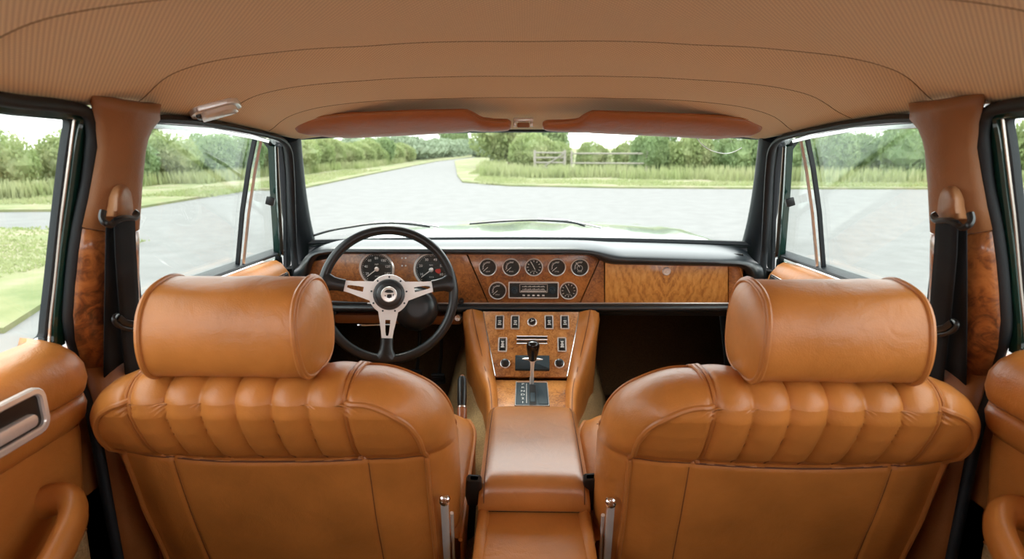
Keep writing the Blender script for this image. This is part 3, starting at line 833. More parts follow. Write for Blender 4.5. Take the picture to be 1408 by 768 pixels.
# radio
def rect_px(x0, y0, x1, y1): a = d2(x0, y0); c = d2(x1, y1); return ((a[0] + c[0]) / 2, (a[1] + c[1]) / 2, abs(c[0] - a[0]), abs(a[1] - c[1]))
cx, cz, w, h = rect_px(700, 387, 767, 408.5)
fr = Fr((cx, YD - .006, cz), (1, 0, 0), (0, -1, 0))
b = MB(); sweep(b, [fr.p(a, c, .002) for a, c in rrect(w, h, .003)], box_prof(.004, -.004, .004, .001), fr.z, closed=True); radio = build('radio', b, M['chrome_small'], dash)
b = MB(); prism(b, fr, rrect(w * .985, h * .95, .002), -.003, .003); build('radio_face', b, M['gauge'], radio)
b = MB(); sweep(b, [fr.p(a, c + h * .13, .003) for a, c in rrect(w * .56, h * .52, .001, 1)], box_prof(.0015, 0, .0012, .0003), fr.z, closed=True); build('dial_frame', b, M['chrome_small'], radio)
b = MB()
for row, yy, hh in ((0, .24, .010), (1, .06, .010)):
    for k in range(16): 
        a = -w * .22 + k * w * .44 / 15; b.add([fr.p(a - .0012, yy * h - .0015, .0036), fr.p(a + .0012, yy * h - .0015, .0036), fr.p(a + .0012, yy * h + .0022 * ((k * 7) % 3 - .5), .0036), fr.p(a - .0012, yy * h + .0015, .0036)], [(0, 1, 2, 3)])
b.add([fr.p(-w * .26, -.08 * h, .0036), fr.p(w * .26, -.08 * h, .0036), fr.p(w * .26, -.03 * h, .0036), fr.p(-w * .26, -.03 * h, .0036)], [(0, 1, 2, 3)])
build('dial_markings', b, M['white'], radio, smooth=False)
for k in range(5):
    b = MB(); prism(b, Fr(fr.p(-w * .20 + k * w * .10, -h * .33, .003), fr.x, fr.z), rrect(.0075, .0045, .0012, 2), 0, .004, .001); build('preset_button', b, M['chrome_small'], radio)
for sx in (-1, 1):
    b = MB(); lathe(b, Fr(fr.p(sx * w * .385, 0, .003), fr.x, fr.z), [(.0115, 0), (.0115, .003), (.0075, .004), (.007, .012), (.0055, .0135)], 20); build('tuning_knob', b, M['slate'], radio)
# under-dash: leather knee pads, ignition lock, left switch on roll
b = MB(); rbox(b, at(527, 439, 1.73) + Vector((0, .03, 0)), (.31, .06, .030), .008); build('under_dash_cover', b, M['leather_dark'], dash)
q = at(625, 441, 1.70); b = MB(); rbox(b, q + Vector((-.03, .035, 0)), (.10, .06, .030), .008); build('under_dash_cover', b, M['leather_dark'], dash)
b = MB(); lathe(b, Fr(at(629.5, 437, 1.665), (1, 0, 0), (0, -1, .2)), [(.011, -.03), (.011, .0), (.009, .004), (.006, .004), (.003, .003)], 20); build('ignition_lock', b, M['chrome_warm'], dash)
b = MB(); lathe(b, Fr(at(634, 414, 1.675), (1, 0, 0), (0, -1, 0)), [(.008, -.01), (.008, .005), (.005, .009)], 16); build('indicator_knob', b, M['black'], dash)
b = MB(); tube(b, [at(536, 446, 1.70), at(500, 447, 1.68), at(492, 446.5, 1.68)], .004, 8); build('bonnet_release', b, M['chrome'], dash)
b = MB(); rbox(b, (.42, 1.86, .76), (.56, .26, .05), .012); rbox(b, (-.36, 1.88, .76), (.60, .24, .05), .012); build('under_dash_tray', b, M['dark'], dash)

# ------------------------------------------------------------------ steering column and wheel
WC = at(535, 404.5, 1.50)
wax = (CAM - WC).normalized(); wax = (wax + Vector((-.02, 0, .0))).normalized()
wf = Fr(WC, (1, 0, 0), wax)
col = thing('steering_column', 'black steering column shroud with stalk behind the steering wheel', 'steering column', WC - wax * .10)
b = MB(); cen = at(577, 424, 1.60)
for q0, q1, r0, r1 in ((WC - wax * .035, Vector((WC.x + .005, 1.74, .80)), .030, .045),):
    tube(b, [q0.lerp(q1, t) for t in [i / 6 for i in range(7)]], 1.0, 20, taper=[lerp(r0, r1, i / 6) for i in range(7)])
build('column_tube', b, M['black'], col)
b = MB(); sc = Fr(at(572, 424, 1.60), (1, 0, 0), wax)
for h in (1,): lathe(b, sc, [(.050, -.05), (.062, -.03), (.064, 0.0), (.058, .020), (.045, .030), (.02, .032)], 28)
build('column_shroud', b, M['black'], col)
b = MB(); tube(b, [at(505, 417, 1.62), at(480, 416.5, 1.60), at(455, 416, 1.585)], .0055, 10, taper=[.7, .8, 1.15]); build('indicator_stalk', b, M['black'], col)

whl = thing('steering_wheel', 'three-spoke steering wheel with black rim and pierced satin aluminium spokes', 'steering wheel', WC)
RW = .1715
b = MB(); ring = []
for k in range(96):
    a = 2 * math.pi * k / 96
    ring.append([wf.p((RW + .0125 * math.cos(t)) * math.cos(a), (RW + .0125 * math.cos(t)) * math.sin(a), .012 + .0115 * math.sin(t)) for t in [2 * math.pi * j / 16 for j in range(16)]])
b.grid(ring, closed_u=True, closed_v=True); rim = build('rim', b, M['black'], whl)
b = MB(); tube(b, [wf.p((RW - .0122) * math.cos(a), (RW - .0122) * math.sin(a), .016) for a in [2 * math.pi * k / 96 for k in range(96)]], .0009, 5, closed=True); build('rim_stitching', b, M['slate'], rim)
for ang in (169, 11, 268):
    a = R_(ang); ux, uy = math.cos(a), math.sin(a)
    def S(r, w, z): return wf.p(r * ux - w * uy, r * uy + w * ux, z)
    # outline and slot with equal counts
    r0, r1 = .046, .124
    out = [(r0, -.026), (lerp(r0, r1, .33), -.0215), (lerp(r0, r1, .66), -.0165), (r1, -.0135), (r1, .0135), (lerp(r0, r1, .66), .0165), (lerp(r0, r1, .33), .0215), (r0, .026)]
    inn = [(.068, -.0065), (.080, -.0062), (.100, -.0048), (.110, -.0028), (.110, .0028), (.100, .0048), (.080, .0062), (.068, .0065)]
    b = MB(); dz = lambda r: .012 * ((r - .045) / .12)
    b.grid([[S(r, w, dz(r) + z) for r, w in o] for o, z in ((out, 0), (out, .0035), (inn, .0035), (inn, 0))], closed_u=True, closed_v=True)
    build('spoke', b, M['alu'], whl, angle=20)
    b = MB(); rows = []
    for r, w, t in ((.116, .0165, .006), (.130, .0165, .0075), (.145, .018, .009), (.156, .023, .0105), (.165, .030, .0105), (.172, .034, .009)):
        rows.append([S(r, w * math.cos(q_), dz(r) + .003 + t * math.sin(q_)) for q_ in [2 * math.pi * j / 14 for j in range(14)]])
    b.grid(rows, closed_u=True); base = len(b.v); b.f.append(tuple(range(14))); build('spoke_boot', b, M['black'], whl)
b = MB(); lathe(b, wf, [(.038, -.003), (.0525, -.003), (.0535, .001), (.0525, .0045), (.038, .0055)], 56); hub = build('hub_plate', b, M['alu'], whl)
for k in range(9):
    a = R_(90 + 40 * k); b = MB(); lathe(b, Fr(wf.p(.0465 * math.cos(a), .0465 * math.sin(a), .0048), wf.x, wf.z), [(.0026, 0), (.0024, .0016), (.0010, .0016), (.0008, .0006)], 10); build('bolt', b, M['slate'], hub)
b = MB(); lathe(b, wf, [(.0405, .003), (.0415, .009), (.0395, .013), (.034, .0145), (.0335, .0135), (.028, .0165), (.018, .018), (.0001, .0182)], 48, False); horn = build('horn_button', b, M['vinyl'], whl)
b = MB(); lathe(b, wf, [(.0205, .016), (.0210, .0185), (.019, .0205), (.0001, .0215)], 36, False); bd = build('badge', b, M['chrome_small'], horn)
# the moulded animal-head emblem on the badge
b = MB(); z = .0218
def blob(pts): prism(b, wf, pts, z - .0008, z + .0006, .0003)
blob([(-.0125, .0065), (-.006, .0125), (.003, .0132), (.010, .0098), (.0125, .005), (.004, .0038), (-.004, .0042)])
blob([(-.005, -.0005), (.002, .0010), (.008, .0000), (.0075, -.0075), (.001, -.0105), (-.005, -.0085)])
blob([(-.0115, -.003), (-.0095, -.0015), (-.0075, -.003), (-.009, -.0055)])
blob([(.0098, .001), (.0135, .002), (.0120, -.004), (.0100, -.005)])
build('emblem', b, M['black'], bd)

# ------------------------------------------------------------------ centre console
XC = .0125
con = thing('center_console', 'tan leather centre console with burl switch panel, gear lever and armrest lid', 'console', (XC, 1.3, .40))
def cpt(x, y, z): return Vector((XC + x, y, z))
# station: y, z(panel plane), xin, xout, ridge lift, bottom half width
ST = [(1.665, .765, .145, .205, .004, .190), (1.640, .770, .140, .200, .012, .182), (1.595, .725, .128, .186, .016, .165), (1.545, .672, .112, .166, .020, .155), (1.500, .628, .0985, .149, .022, .145),
      (1.44, .618, .090, .130, .020, .130), (1.38, .614, .0855, .119, .018, .120), (1.32, .612, .082, .112, .016, .112), (1.26, .610, .080, .107, .014, .110), (1.10, .606, .079, .1045, .012, .107), (.92, .600, .079, .104, .012, .105), (.60, .58, .079, .104, .012, .105)]
for s in (-1, 1):
    rows = []
    for (y, z, xi, xo, l, bw) in ST:
        mid = lerp(xi, xo, .55)
        sec = [(xi, z - .010), (xi + .001, z + .003), (lerp(xi, mid, .5), z + l * .75), (mid, z + l), (lerp(mid, xo, .55), z + l * .78), (xo - .003, z + l * .2), (xo, z - .02), (lerp(xo, bw, .4), z - .09), (lerp(xo, bw, .8), lerp(z, .40, .7)), (bw, .405)]
        rows.append([cpt(s * a, y, c) for a, c in sec])
    b = MB().grid(rows); base = len(b.v)
    o = build('leather_wing', b, M['leather'], con, angle=60); o.modifiers.new('t', 'SOLIDIFY').thickness = .006
    b = MB(); tube(b, smooth_path([cpt(s * (xi + .0), y, z + .004) for (y, z, xi, xo, l, bw) in ST[1:5]], 4), .0016, 6); build('chrome_strip', b, M['chrome'], o)
    b = MB(); tube(b, smooth_path([cpt(s * lerp(xi, xo, .55), y, z + l + .0010) for (y, z, xi, xo, l, bw) in ST[1:9]], 4), .0008, 5); build('stitching', b, M['thread'], o)
# upper switch panel and lower plate
pa, pb = Vector((XC, 1.640, .773)), Vector((XC, 1.500, .626))
up_ = (pa - pb).normalized(); pn = up_.cross(Vector((-1, 0, 0))); pn = pn if pn.y < 0 else -pn
pf = Fr(pb, (1, 0, 0), pn)      # y axis runs up the slope
def con_xy(px, py):
    d = ray(px, py); t = (pb - CAM).dot(pf.z) / d.dot(pf.z); q = CAM + d * t - pb
    return q.dot(pf.x), q.dot(pf.y)
H = (pa - pb).length
b = MB(); prism(b, pf, [(-.0975, .002), (.0975, .002), (.139, H), (-.139, H)], -.008, .004, .001); sp1 = build('switch_panel', b, M['wood_console'], con)
b = MB(); prism(b, Fr((XC, 1.40, .612), (1, 0, 0), (0, -.06, 1)), [(-.083, -.12), (.083, -.12), (.0985, .098), (-.0985, .098)], -.008, .003, .001); sp2 = build('selector_panel', b, M['wood_console'], con)
def cfr(px, py, z=.004):
    x, y = con_xy(px, py); return Fr(pf.p(x, y, z), pf.x, pf.z)
for (px, py, nm) in ((687, 444, 'k'), (708.3, 444, 'k'), (754.7, 444, 'k'), (776.3, 444, 'k'), (691, 474.7, 'm'), (772.5, 474.7, 'm')):
    f_ = cfr(px, py)
    b = MB(); sweep(b, [f_.p(a, c, .001) for a, c in rrect(.022, .0415, .002)], box_prof(.0038, -.002, .0035, .001), f_.z, closed=True); sw = build('rocker_switch', b, M['chrome_small'], con)
    b = MB(); prism(b, f_, rrect(.019, .038, .001), -.002, .0015); prism(b, f_, rrect(.0155, .033, .001), .001, .0045, .0012); build('rocker', b, M['black'], sw)
    b = MB()
    for r_ in range(3 if nm == 'k' else 5):
        yy = -.008 + r_ * (.0055 if nm == 'k' else .004)
        ww = (.0045, .003, .004, .002, .0038)[r_]
        b.add([f_.p(-ww, yy - .0013, .005), f_.p(ww * .6, yy - .0013, .005), f_.p(ww * .9, yy + .0013, .005), f_.p(-ww, yy + .0013, .005)], [(0, 1, 2, 3)])
        b.add([f_.p(ww * .9, yy - .0022, .005), f_.p(ww * 1.2, yy - .0022, .005), f_.p(ww * 1.2, yy + .0022, .005), f_.p(ww * .9, yy + .0022, .005)], [(0, 1, 2, 3)])
    build('switch_symbol', b, M['white'], sw, smooth=False)
f_ = cfr(731.6, 443.8)
b = MB(); lathe(b, f_, [(.0138, -.001), (.0138, .003), (.0115, .0045), (.0105, .0045)], 28); kn = build('lighter_knob', b, M['chrome_small'], con)
b = MB(); lathe(b, f_, [(.0105, .003), (.0105, .008), (.009, .0095), (.0001, .010)], 24, False); build('knob_cap', b, M['black'], kn)
b = MB(); tube(b, [f_.p(-.004, -.003, .0104), f_.p(0, .001, .0108), f_.p(-.002, .005, .0104)], .0009, 5); tube(b, [f_.p(.001, -.001, .0104), f_.p(.005, .003, .0104)], .0009, 5); build('switch_symbol', b, M['white'], kn)
for px in (694.6, 769):
    f_ = cfr(px, 500.7)
    b = MB(); lathe(b, f_, [(.0135, -.001), (.0135, .004), (.0118, .005)], 28); kn = build('control_knob', b, M['chrome_small'], con)
    b = MB(); lathe(b, f_, [(.0118, .003), (.0112, .012), (.0095, .0135), (.0001, .0138)], 24, False); build('knob_cap', b, M['black'], kn)
# heater slider slots
f_ = cfr(731.5, 469.5)
b = MB()
for yy in (.010, -.002): rbox(b, f_.p(0, yy, .001), (.086, .004, .004), .0008, rot=Matrix((f_.x, f_.z * -1, f_.y)).transposed())
sl = build('slider_slot', b, M['black'], con)
b = MB()
for yy in (.0145, .004, -.008): tube(b, [f_.p(-.044, yy, .001), f_.p(.044, yy, .001)], .0014, 6)
build('slider_rail', b, M['chrome_small'], sl)
# ashtray
x0, y0 = con_xy(708.5, 490.5); x1, y1 = con_xy(755.5, 510.5)
f_ = Fr(pf.p((x0 + x1) / 2, (y0 + y1) / 2, .004), pf.x, pf.z)
b = MB(); prism(b, f_, rrect(abs(x1 - x0), abs(y1 - y0), .002), -.002, .012, .003); build('ashtray', b, M['slate'], con)
# selector plate: flat on the lower panel
zt_ = .616
def flat(px, py, z=zt_): return onz(px, py, z)
q0, q1 = flat(709, 526), flat(756, 560)
w, h = q1.x - q0.x, q0.y - q1.y
f_ = Fr(((q0.x + q1.x) / 2, (q0.y + q1.y) / 2, zt_), (1, 0, 0), (0, 0, 1))
b = MB(); prism(b, f_, rrect(w, h, .005), -.003, .004, .0015); se = build('selector_plate', b, M['slate'], con)
b = MB(); sweep(b, [f_.p(a, c, .004) for a, c in rrect(w - .003, h - .003, .005)], box_prof(.0016, -.001, .0012, .0003), f_.z, closed=True); build('plate_border', b, M['chrome_small'], se)
b = MB(); prism(b, Fr(f_.p(.002, -.01, .0), f_.x, f_.z), rrect(.017, h * .80, .002), .003, .0048); build('lever_slot', b, M['dark'], se)
b = MB(); prism(b, Fr(f_.p(.002, -h * .18, .0), f_.x, f_.z), rrect(.013, h * .36, .003), .004, .0062, .001); build('slot_slider', b, M['slate'], se)
b = MB(); prism(b, Fr(f_.p(w * .33, 0, .0), f_.x, f_.z), rrect(w * .27, h * .86, .002), .003, .0055, .001); build('plate_cover', b, M['slate'], se)
b = MB()
for k, ch in enumerate('PRND21'): text(b, f_, ch, .015, .0046, -w * .27, h * (.38 - .15 * k))
build('selector_letters', b, M['white'], se, smooth=False)
b = MB(); tube(b, [f_.p(-w * .16, h * .40, .0045), f_.p(-w * .16, -h * .40, .0045)], .0006, 4); build('marker_line', b, M['white'], se)
# gear lever
base_ = onz(731, 528, .618)
topk = ond(733, 497, (base_ - CAM).length * .945)
kt = ond(733, 470, (base_ - CAM).length * .955)
ldir = (kt - base_).normalized()
gl_ = empty('gear_lever', (0, 0, 0)); gl_.parent = con; gl_.location = base_ - con.location
Lk = (kt - base_).length
b = MB(); tube(b, [base_ + ldir * u_ for u_ in (-.006, .01, .03, Lk * .4, Lk - .056, Lk - .048)], 1, 14, taper=[.0065, .0062, .0052, .0050, .0068, .0075]); build('lever_shaft', b, M['chrome_small'], gl_)
kf = Fr(base_, (1, 0, 0), ldir)
b = MB(); L0 = Lk - .054
lathe(b, kf, [(.006, L0), (.0095, L0 + .001), (.0115, L0 + .005), (.0140, L0 + .018), (.0172, L0 + .036), (.0178, L0 + .044), (.0158, L0 + .051), (.0115, L0 + .0555), (.005, L0 + .0575), (.0001, L0 + .0577)], 32, False); build('lever_knob', b, M['black_gloss'], gl_)
b = MB(); lathe(b, kf, [(.006, L0 - .002), (.0095, L0 - .001), (.0085, L0 + .002)], 20); tube(b, [kf.p(-.027, .004, L0 + .001), kf.p(-.015, 0, L0 + .0035), kf.p(0, 0, L0 + .001), kf.p(.015, 0, L0 + .0035), kf.p(.027, .004, L0 + .001)], 1, 8, taper=[.0012, .003, .0036, .003, .0012]); build('lever_trigger', b, M['chrome_small'], gl_)
# console box and armrest lid
b = MB(); rbox(b, cpt(0, .93, .50), (.190, .52, .205), .016, seg=3); o = build('console_box', b, M['leather'], con)
for s in (-1, 1):
    b = MB(); tube(b, [cpt(s * .078, .668, .42), cpt(s * .078, .668, .585)], .0009, 5); build('stitching', b, M['thread'], o)
def lidz(y): return interp(y, [.86, .90, .95, 1.05, 1.2, 1.29, 1.31], [.655, .660, .663, .662, .652, .644, .640])
b = MB(); rows = []
ys = [1.312, 1.305, 1.29, 1.25, 1.20, 1.15, 1.10, 1.05, 1.0, .97, .955, .945, .936, .930, .927, .925, .926]
for i, y in enumerate(ys):
    e = sm(1.27, 1.312, y); f = 1 - sm(.925, .965, y)
    hw = lerp(.099, .103, e * 0 + (y - .92) / .4) - .006 * e
    top = lidz(max(y, .95)) - .012 * e
    if y <= .955: top = [.6625, .660, .655, .648, .640, .625, .6085][[.955, .945, .936, .930, .927, .925, .926].index(y)]
    bot = .607
    sec = []
    for k in range(25):
        t = -1 + 2 * k / 24
        xx = hw * math.copysign(min(1, 1 - (1 - abs(t)) ** 1.7), t) if abs(t) > .0 else 0
        dd = (max(0, abs(t) - .78) / .22)
        sec.append(cpt(hw * t - (0), y, top - (top - bot) * .28 * dd ** 2.2 + .003 * (1 - t * t)))
    sec = [cpt(-hw - .001, y, bot), cpt(-hw - .002, y, lerp(bot, top, .4))] + sec + [cpt(hw + .002, y, lerp(bot, top, .4)), cpt(hw + .001, y, bot)]
    rows.append(sec)
rows.append([Vector((p.x, .93, .606)) for p in rows[-1]])
b.grid(rows); base = len(b.v)
lid = build('armrest_lid', b, M['leather_gloss'], con, angle=75)
for s in (-1, 1):
    for dx in (0, .0055):
        pth = []
        for r in rows[2:-2]:
            j = (3 if s < 0 else len(r) - 4); p = r[j]; p2 = r[j + (1 if s < 0 else -1)]
            q = p.lerp(p2, .1 + dx * 90); pth.append(q + Vector((0, -.0004, .0008)))
        if dx == 0: b = MB(); tube(b, pth, .0009, 5); build('stitching', b, M['thread'], lid)
b = MB(); rbox(b, cpt(0, 1.1, .6055), (.186, .34, .003), .001); build('lid_edge', b, M['dark'], con)

# ------------------------------------------------------------------ handbrake, pedals
hb0, hb1 = ond(635, 585, 1.44), ond(635.5, 515, 1.50)
hd = (hb1 - hb0).normalized(); hl = (hb1 - hb0).length
hand = thing('handbrake_lever', 'handbrake lever with black grip and varnished wood sleeve left of the console', 'handbrake', hb0 - hd * .06)
hf = Fr(hb0, (1, 0, 0), hd)
b = MB(); lathe(b, hf, [(.009, -.14), (.0125, -.03), (.0125, .32 * hl), (.0115, .34 * hl)], 20); build('wood_sleeve', b, M['bwood'], hand)
b = MB(); lathe(b, hf, [(.0125, .34 * hl), (.0125, .37 * hl)], 20); build('collar', b, M['chrome_warm'], hand)
b = MB(); lathe(b, hf, [(.0110, .37 * hl), (.0122, .5 * hl), (.0118, .9 * hl), (.0085, .96 * hl), (.004, .965 * hl)], 20); build('grip', b, M['black'], hand)
b = MB(); lathe(b, hf, [(.0045, .95 * hl), (.0045, .99 * hl), (.003, 1.0 * hl)], 14); build('release_button', b, M['bwood'], hand)
for px, py, w, lab in ((603, 520, .045, 'black rubber pedal in the driver footwell, right one of the two'), (572, 515, .045, 'black rubber pedal in the driver footwell, left one of the two')):
    q = at(px, py, 1.86)
    pd = thing('pedal', lab, 'pedal', q)
    rt = Matrix.Rotation(R_(35), 3, 'X')
    b = MB(); rbox(b, q, (w, .012, .055), .004, rot=rt)
    for k in range(4): rbox(b, q + rt @ Vector((0, -.008, -.018 + .012 * k)), (w * .85, .005, .004), .001, rot=rt)
    build('pad', b, M['rubber'], pd)
    b = MB(); tube(b, [q + Vector((0, .006, 0)), q + Vector((0, .07, .05)), q + Vector((0, .11, .17))], .006, 8); build('lever', b, M['dark'], pd)

# ------------------------------------------------------------------ front seats
# local seat profile: depth of the rear face against height (measured on the left seat, mirrored to the right)
SXC, SW_, ZTOP, ZBOT = -.405, .243, .890, .44
PCX, PHW = -.420, .156            # fluted centre section
ZS = .772                         # hem seam
def rearY(z):
    zz = [.44, .50, .55, .65, .766, .776, .79, .81, .84, .87, .89]
    yy = [.908, .892, .879, .850, .824, .819, .808, .794, .779, .768, .769]
    return interp(z, zz, yy)
def hem(x): return ZS - .010 * max(0, 1 - ((x - PCX) / .19) ** 2)
def flute(x, z):
    t = (x - (PCX - PHW)) / (2 * PHW) * 6
    if t <= 0 or t >= 6: return 0.0
    f = abs(math.sin(math.pi * t)) ** .6
    return f
def make_seat(s, label):
    seat = thing('front_seat', label, 'seat', mir((SXC, 1.05, .42), s), 'leather front seats')
    leather_m = M['leather']
    # ---- backrest: rear sheet in (u,v) + rounded gusset rings around the sides and top
    RC = .085                     # shoulder radius
    def outline(t):
        """t 0..1 from bottom left up, over the top, to bottom right -> (x,z), outward normal"""
        hs = ZTOP - RC - ZBOT; q = math.pi / 2 * RC; w = 2 * (SW_ - RC)
        Ltot = 2 * hs + 2 * q + w; l = t * Ltot
        xl = SXC - SW_; xr = SXC + SW_
        if l <= hs: return (xl, ZBOT + l), (-1, 0)
        l -= hs
        if l <= q:
            a = l / RC; return (xl + RC - RC * math.cos(a), ZTOP - RC + RC * math.sin(a)), (-math.cos(a), math.sin(a))
        l -= q
        if l <= w: return (xl + RC + l, ZTOP), (0, 1)
        l -= w
        if l <= q:
            a = l / RC; return (xr - RC + RC * math.sin(a), ZTOP - RC + RC * math.cos(a)), (math.sin(a), math.cos(a))
        l -= q; return (xr, ZTOP - RC - l), (1, 0)
    def pillow(x, z):
        u = abs(x - SXC) / SW_
        side_ = 1 - u
        return 0
    def rear(x, z, extra=0.0):
        y = rearY(z)
        h = hem(x); up = z > h
        # softly rounded edges of the sheet
        ex = min(x - (SXC - SW_), SXC + SW_ - x)
        y += .010 * (1 - sm(0, .05, ex))
        y += .006 * (1 - sm(0, .035, ZTOP - z)) * 0
        if up:
            k = sm(0, .022, z - h)
            y -= .010 * k
            if PCX - PHW < x < PCX + PHW: y -= .0115 * flute(x, z) * sm(0, .03, z - h) 
            y += .006 * (1 - sm(PHW, PHW + .012, abs(x - PCX)))
            dp_ = min(abs(x - (PCX - PHW)), abs(x - (PCX + PHW)))
            y += .004 * math.exp(-(dp_ / .006) ** 2)
        else:
            d = min(abs(x - (PCX - PHW + .012)), abs(x - (PCX + PHW + .012)))
            y += .0035 * math.exp(-(d / .0035) ** 2)
            y += .004 * math.exp(-((h - z) / .006) ** 2)
            y -= .004 * (1 - ((x - SXC) / SW_) ** 2)
        n = noise.noise(Vector((x * 9 + (5 if s > 0 else 0), z * 9, 0)))
        y += .0022 * n
        return y - extra
    # sheet: map square onto the outline by scaling towards each row
    NU = 168
    def half(z):
        if z <= ZTOP - RC: return SW_
        d = z - (ZTOP - RC); return SW_ - RC + math.sqrt(max(0, RC * RC - d * d))
    zs = list(np.linspace(ZBOT, ZS - .03, 24)) + list(np.linspace(ZS - .027, ZS + .03, 30)) + list(np.linspace(ZS + .035, ZTOP - .02, 22)) + [ZTOP - .012, ZTOP - .006, ZTOP - .002, ZTOP]
    def crest_lift(x, n):
        """centre flutes carry over the crest"""
        return .0085 * flute(x, 0) * max(0, n[1]) if PCX - PHW < x < PCX + PHW else 0.0
    b = MB(); rows = []
    for z in zs:
        hw = half(z); r = []
        for i in range(NU + 1):
            x = SXC + hw * (-1 + 2 * i / NU)
            r.append(mir((x, rear(x, z), z), s))
        rows.append(r)
    b.grid(rows)
    # gusset rings
    K = [(0, 0, 0), (.0012, .004, .003), (.004, .009, .008), (.009, .014, .015), (.020, .0215, .026), (.040, .027, .037), (.062, .028, .043), (.088, .025, .042), (.112, .017, .034), (.132, .004, .022), (.146, -.014, .004), (.152, -.04, -.02)]
    NT = 420
    rings = []
    for f, et, es in K:
        r = []
        for k in range(NT + 1):
            (x, z), n = outline(k / NT)
            up = max(0, n[1]); e = lerp(es, et, up ** 1.5)
            if z < .7: e *= lerp(.75, 1, sm(.44, .7, z))
            e += crest_lift(x, n) * sm(0, .03, f) * (1 - sm(.12, .15, f))
            dpp = min(abs(x - (PCX - PHW)), abs(x - (PCX + PHW)))
            if n[1] > .6: e -= .0025 * math.exp(-(dpp / .006) ** 2) * sm(0, .01, f)
            ff = f * (1 if True else 1)
            # the crown of the bolsters drops slightly towards the shoulders
            y = rear(x, min(z, ZTOP)) + ff + (.0 if f else 0)
            y += .006 * noise.noise(Vector((x * 7, z * 7, f * 20))) * sm(0, .03, f) * .5
            r.append(mir((x + n[0] * e, y, z + n[1] * e), s))
        rings.append(r)
    b.grid(rings)
    # front face closing sheet
    r_last = rings[-1]; b.grid([[p for p in r_last], [Vector((lerp(p.x, mir((SXC, 0, 0), s).x, .5), p.y + .006, lerp(p.z, .60, .5))) for p in r_last], [Vector((lerp(p.x, mir((SXC, 0, 0), s).x, .98), p.y + .0, lerp(p.z, .60, .98))) for p in r_last]])
    back = build('backrest', b, leather_m, seat, angle=65, recalc=False)
    # piping
    def surf(x, z, lift=.0015): return mir((x, rear(x, z) - lift, z), s)
    def over(x, f, lift=.001):
        fs = [k[0] for k in K]; et = [k[1] for k in K]
        return mir((x, rear(x, ZTOP) + f, ZTOP + interp(f, fs, et) + lift), s)
    pipe_m = M['piping']
    for sx in (-1, 1):
        xp = PCX + sx * PHW
        for dx, rr in ((0, .0042),):
            pth = [surf(xp + .001, z, .0005) for z in np.linspace(hem(xp), ZTOP - .004, 18)] + [over(xp, f, .0005) for f in (.003, .012, .022, .04, .06, .09, .12, .14)]
            pb_ = MB(); tube(pb_, pth, rr, 8); tube(pb_, [p + Vector((sx * -s * .0072, 0, 0)) for p in pth], .0030, 8)
            build('piping', pb_, pipe_m, back)
    # bolster arcs: along the outline from the fluted section round the shoulder to the hem and down
    def arc(sx):
        pts = []
        for k in range(0, 141):
            t = k / 140
            if sx > 0: tt = lerp(.5, 1.0, t)
            else: tt = lerp(.5, 0.0, t)
            (x, z), n = outline(tt)
            if (x - PCX) * sx < PHW and z > .8: continue
            pts.append(mir((x + n[0] * .001, rear(x, min(z, ZTOP)) + .0005, z + n[1] * .001), s))
        return pts
    for sx in (-1, 1):
        pb_ = MB(); a_ = arc(sx); tube(pb_, a_, .0046, 8); build('piping', pb_, pipe_m, back)
        # thin second line running along the front edge of the shoulder
        pts = []
        for k in range(0, 100):
            (x, z), n = outline(lerp(.5, 1.0, k / 99) if sx > 0 else lerp(.5, 0, k / 99))
            if (x - PCX) * sx < PHW and z > .8: continue
            f = .118; e = lerp(.032, .015, max(0, n[1]) ** 1.5)
            if z < .7: e *= lerp(.75, 1, sm(.44, .7, z))
            pts.append(mir((x + n[0] * (e + .001), rear(x, z) + f, z + n[1] * (e + .001)), s))
        pb_ = MB(); tube(pb_, pts, .0030, 7); build('piping', pb_, pipe_m, back)
    # flute seams (stitched thread in the grooves)
    pb_ = MB()
    for k in range(1, 6):
        x = PCX - PHW + 2 * PHW * k / 6
        tube(pb_, [surf(x, z, .0004) for z in np.linspace(hem(x) + .004, ZTOP - .004, 20)] + [over(x, f, .0) for f in (.004, .012, .022, .04, .06, .09)], .0009, 5)
    for sx in (-1, 1):
        tube(pb_, [surf(PCX + sx * PHW + .012, z, .0001) for z in np.linspace(.45, ZS - .012, 12)], .0009, 5)
    tube(pb_, [surf(x, hem(x) - .002, -.0008) for x in np.linspace(SXC - SW_ + .003, SXC + SW_ - .003, 60)], .0016, 5)
    build('seam', pb_, M['thread'], back)
    # ---- headrest
    HX, HW = -.428, .108
    prof = [(.805, .919), (.778, .924), (.760, .936), (.750, .955), (.746, .980), (.748, 1.005), (.756, 1.028), (.772, 1.046), (.797, 1.056), (.830, 1.060), (.860, 1.053), (.882, 1.036), (.893, 1.008), (.894, .975), (.886, .945), (.868, .926), (.838, .919)]
    pc = Vector((0, sum(p[0] for p in prof) / len(prof), sum(p[1] for p in prof) / len(prof)))
    pl = smooth_path([Vector((0, a, c)) for a, c in prof + prof[:1]], 3)[:-1]
    rows = []
    st = [(-1.17, .0), (-1.165, .25), (-1.15, .50), (-1.12, .72), (-1.08, .86), (-1.045, .94), (-1.02, .978), (-1.003, .993), (-.99, .992)] + [(x, 1.0) for x in (-.975, -.94, -.8, -.6, -.4, -.2, 0, .2, .4, .6, .8, .94, .975)] + [(.99, .992), (1.003, .993), (1.02, .978), (1.045, .94), (1.08, .86), (1.12, .72), (1.15, .5), (1.165, .25), (1.17, 0)]
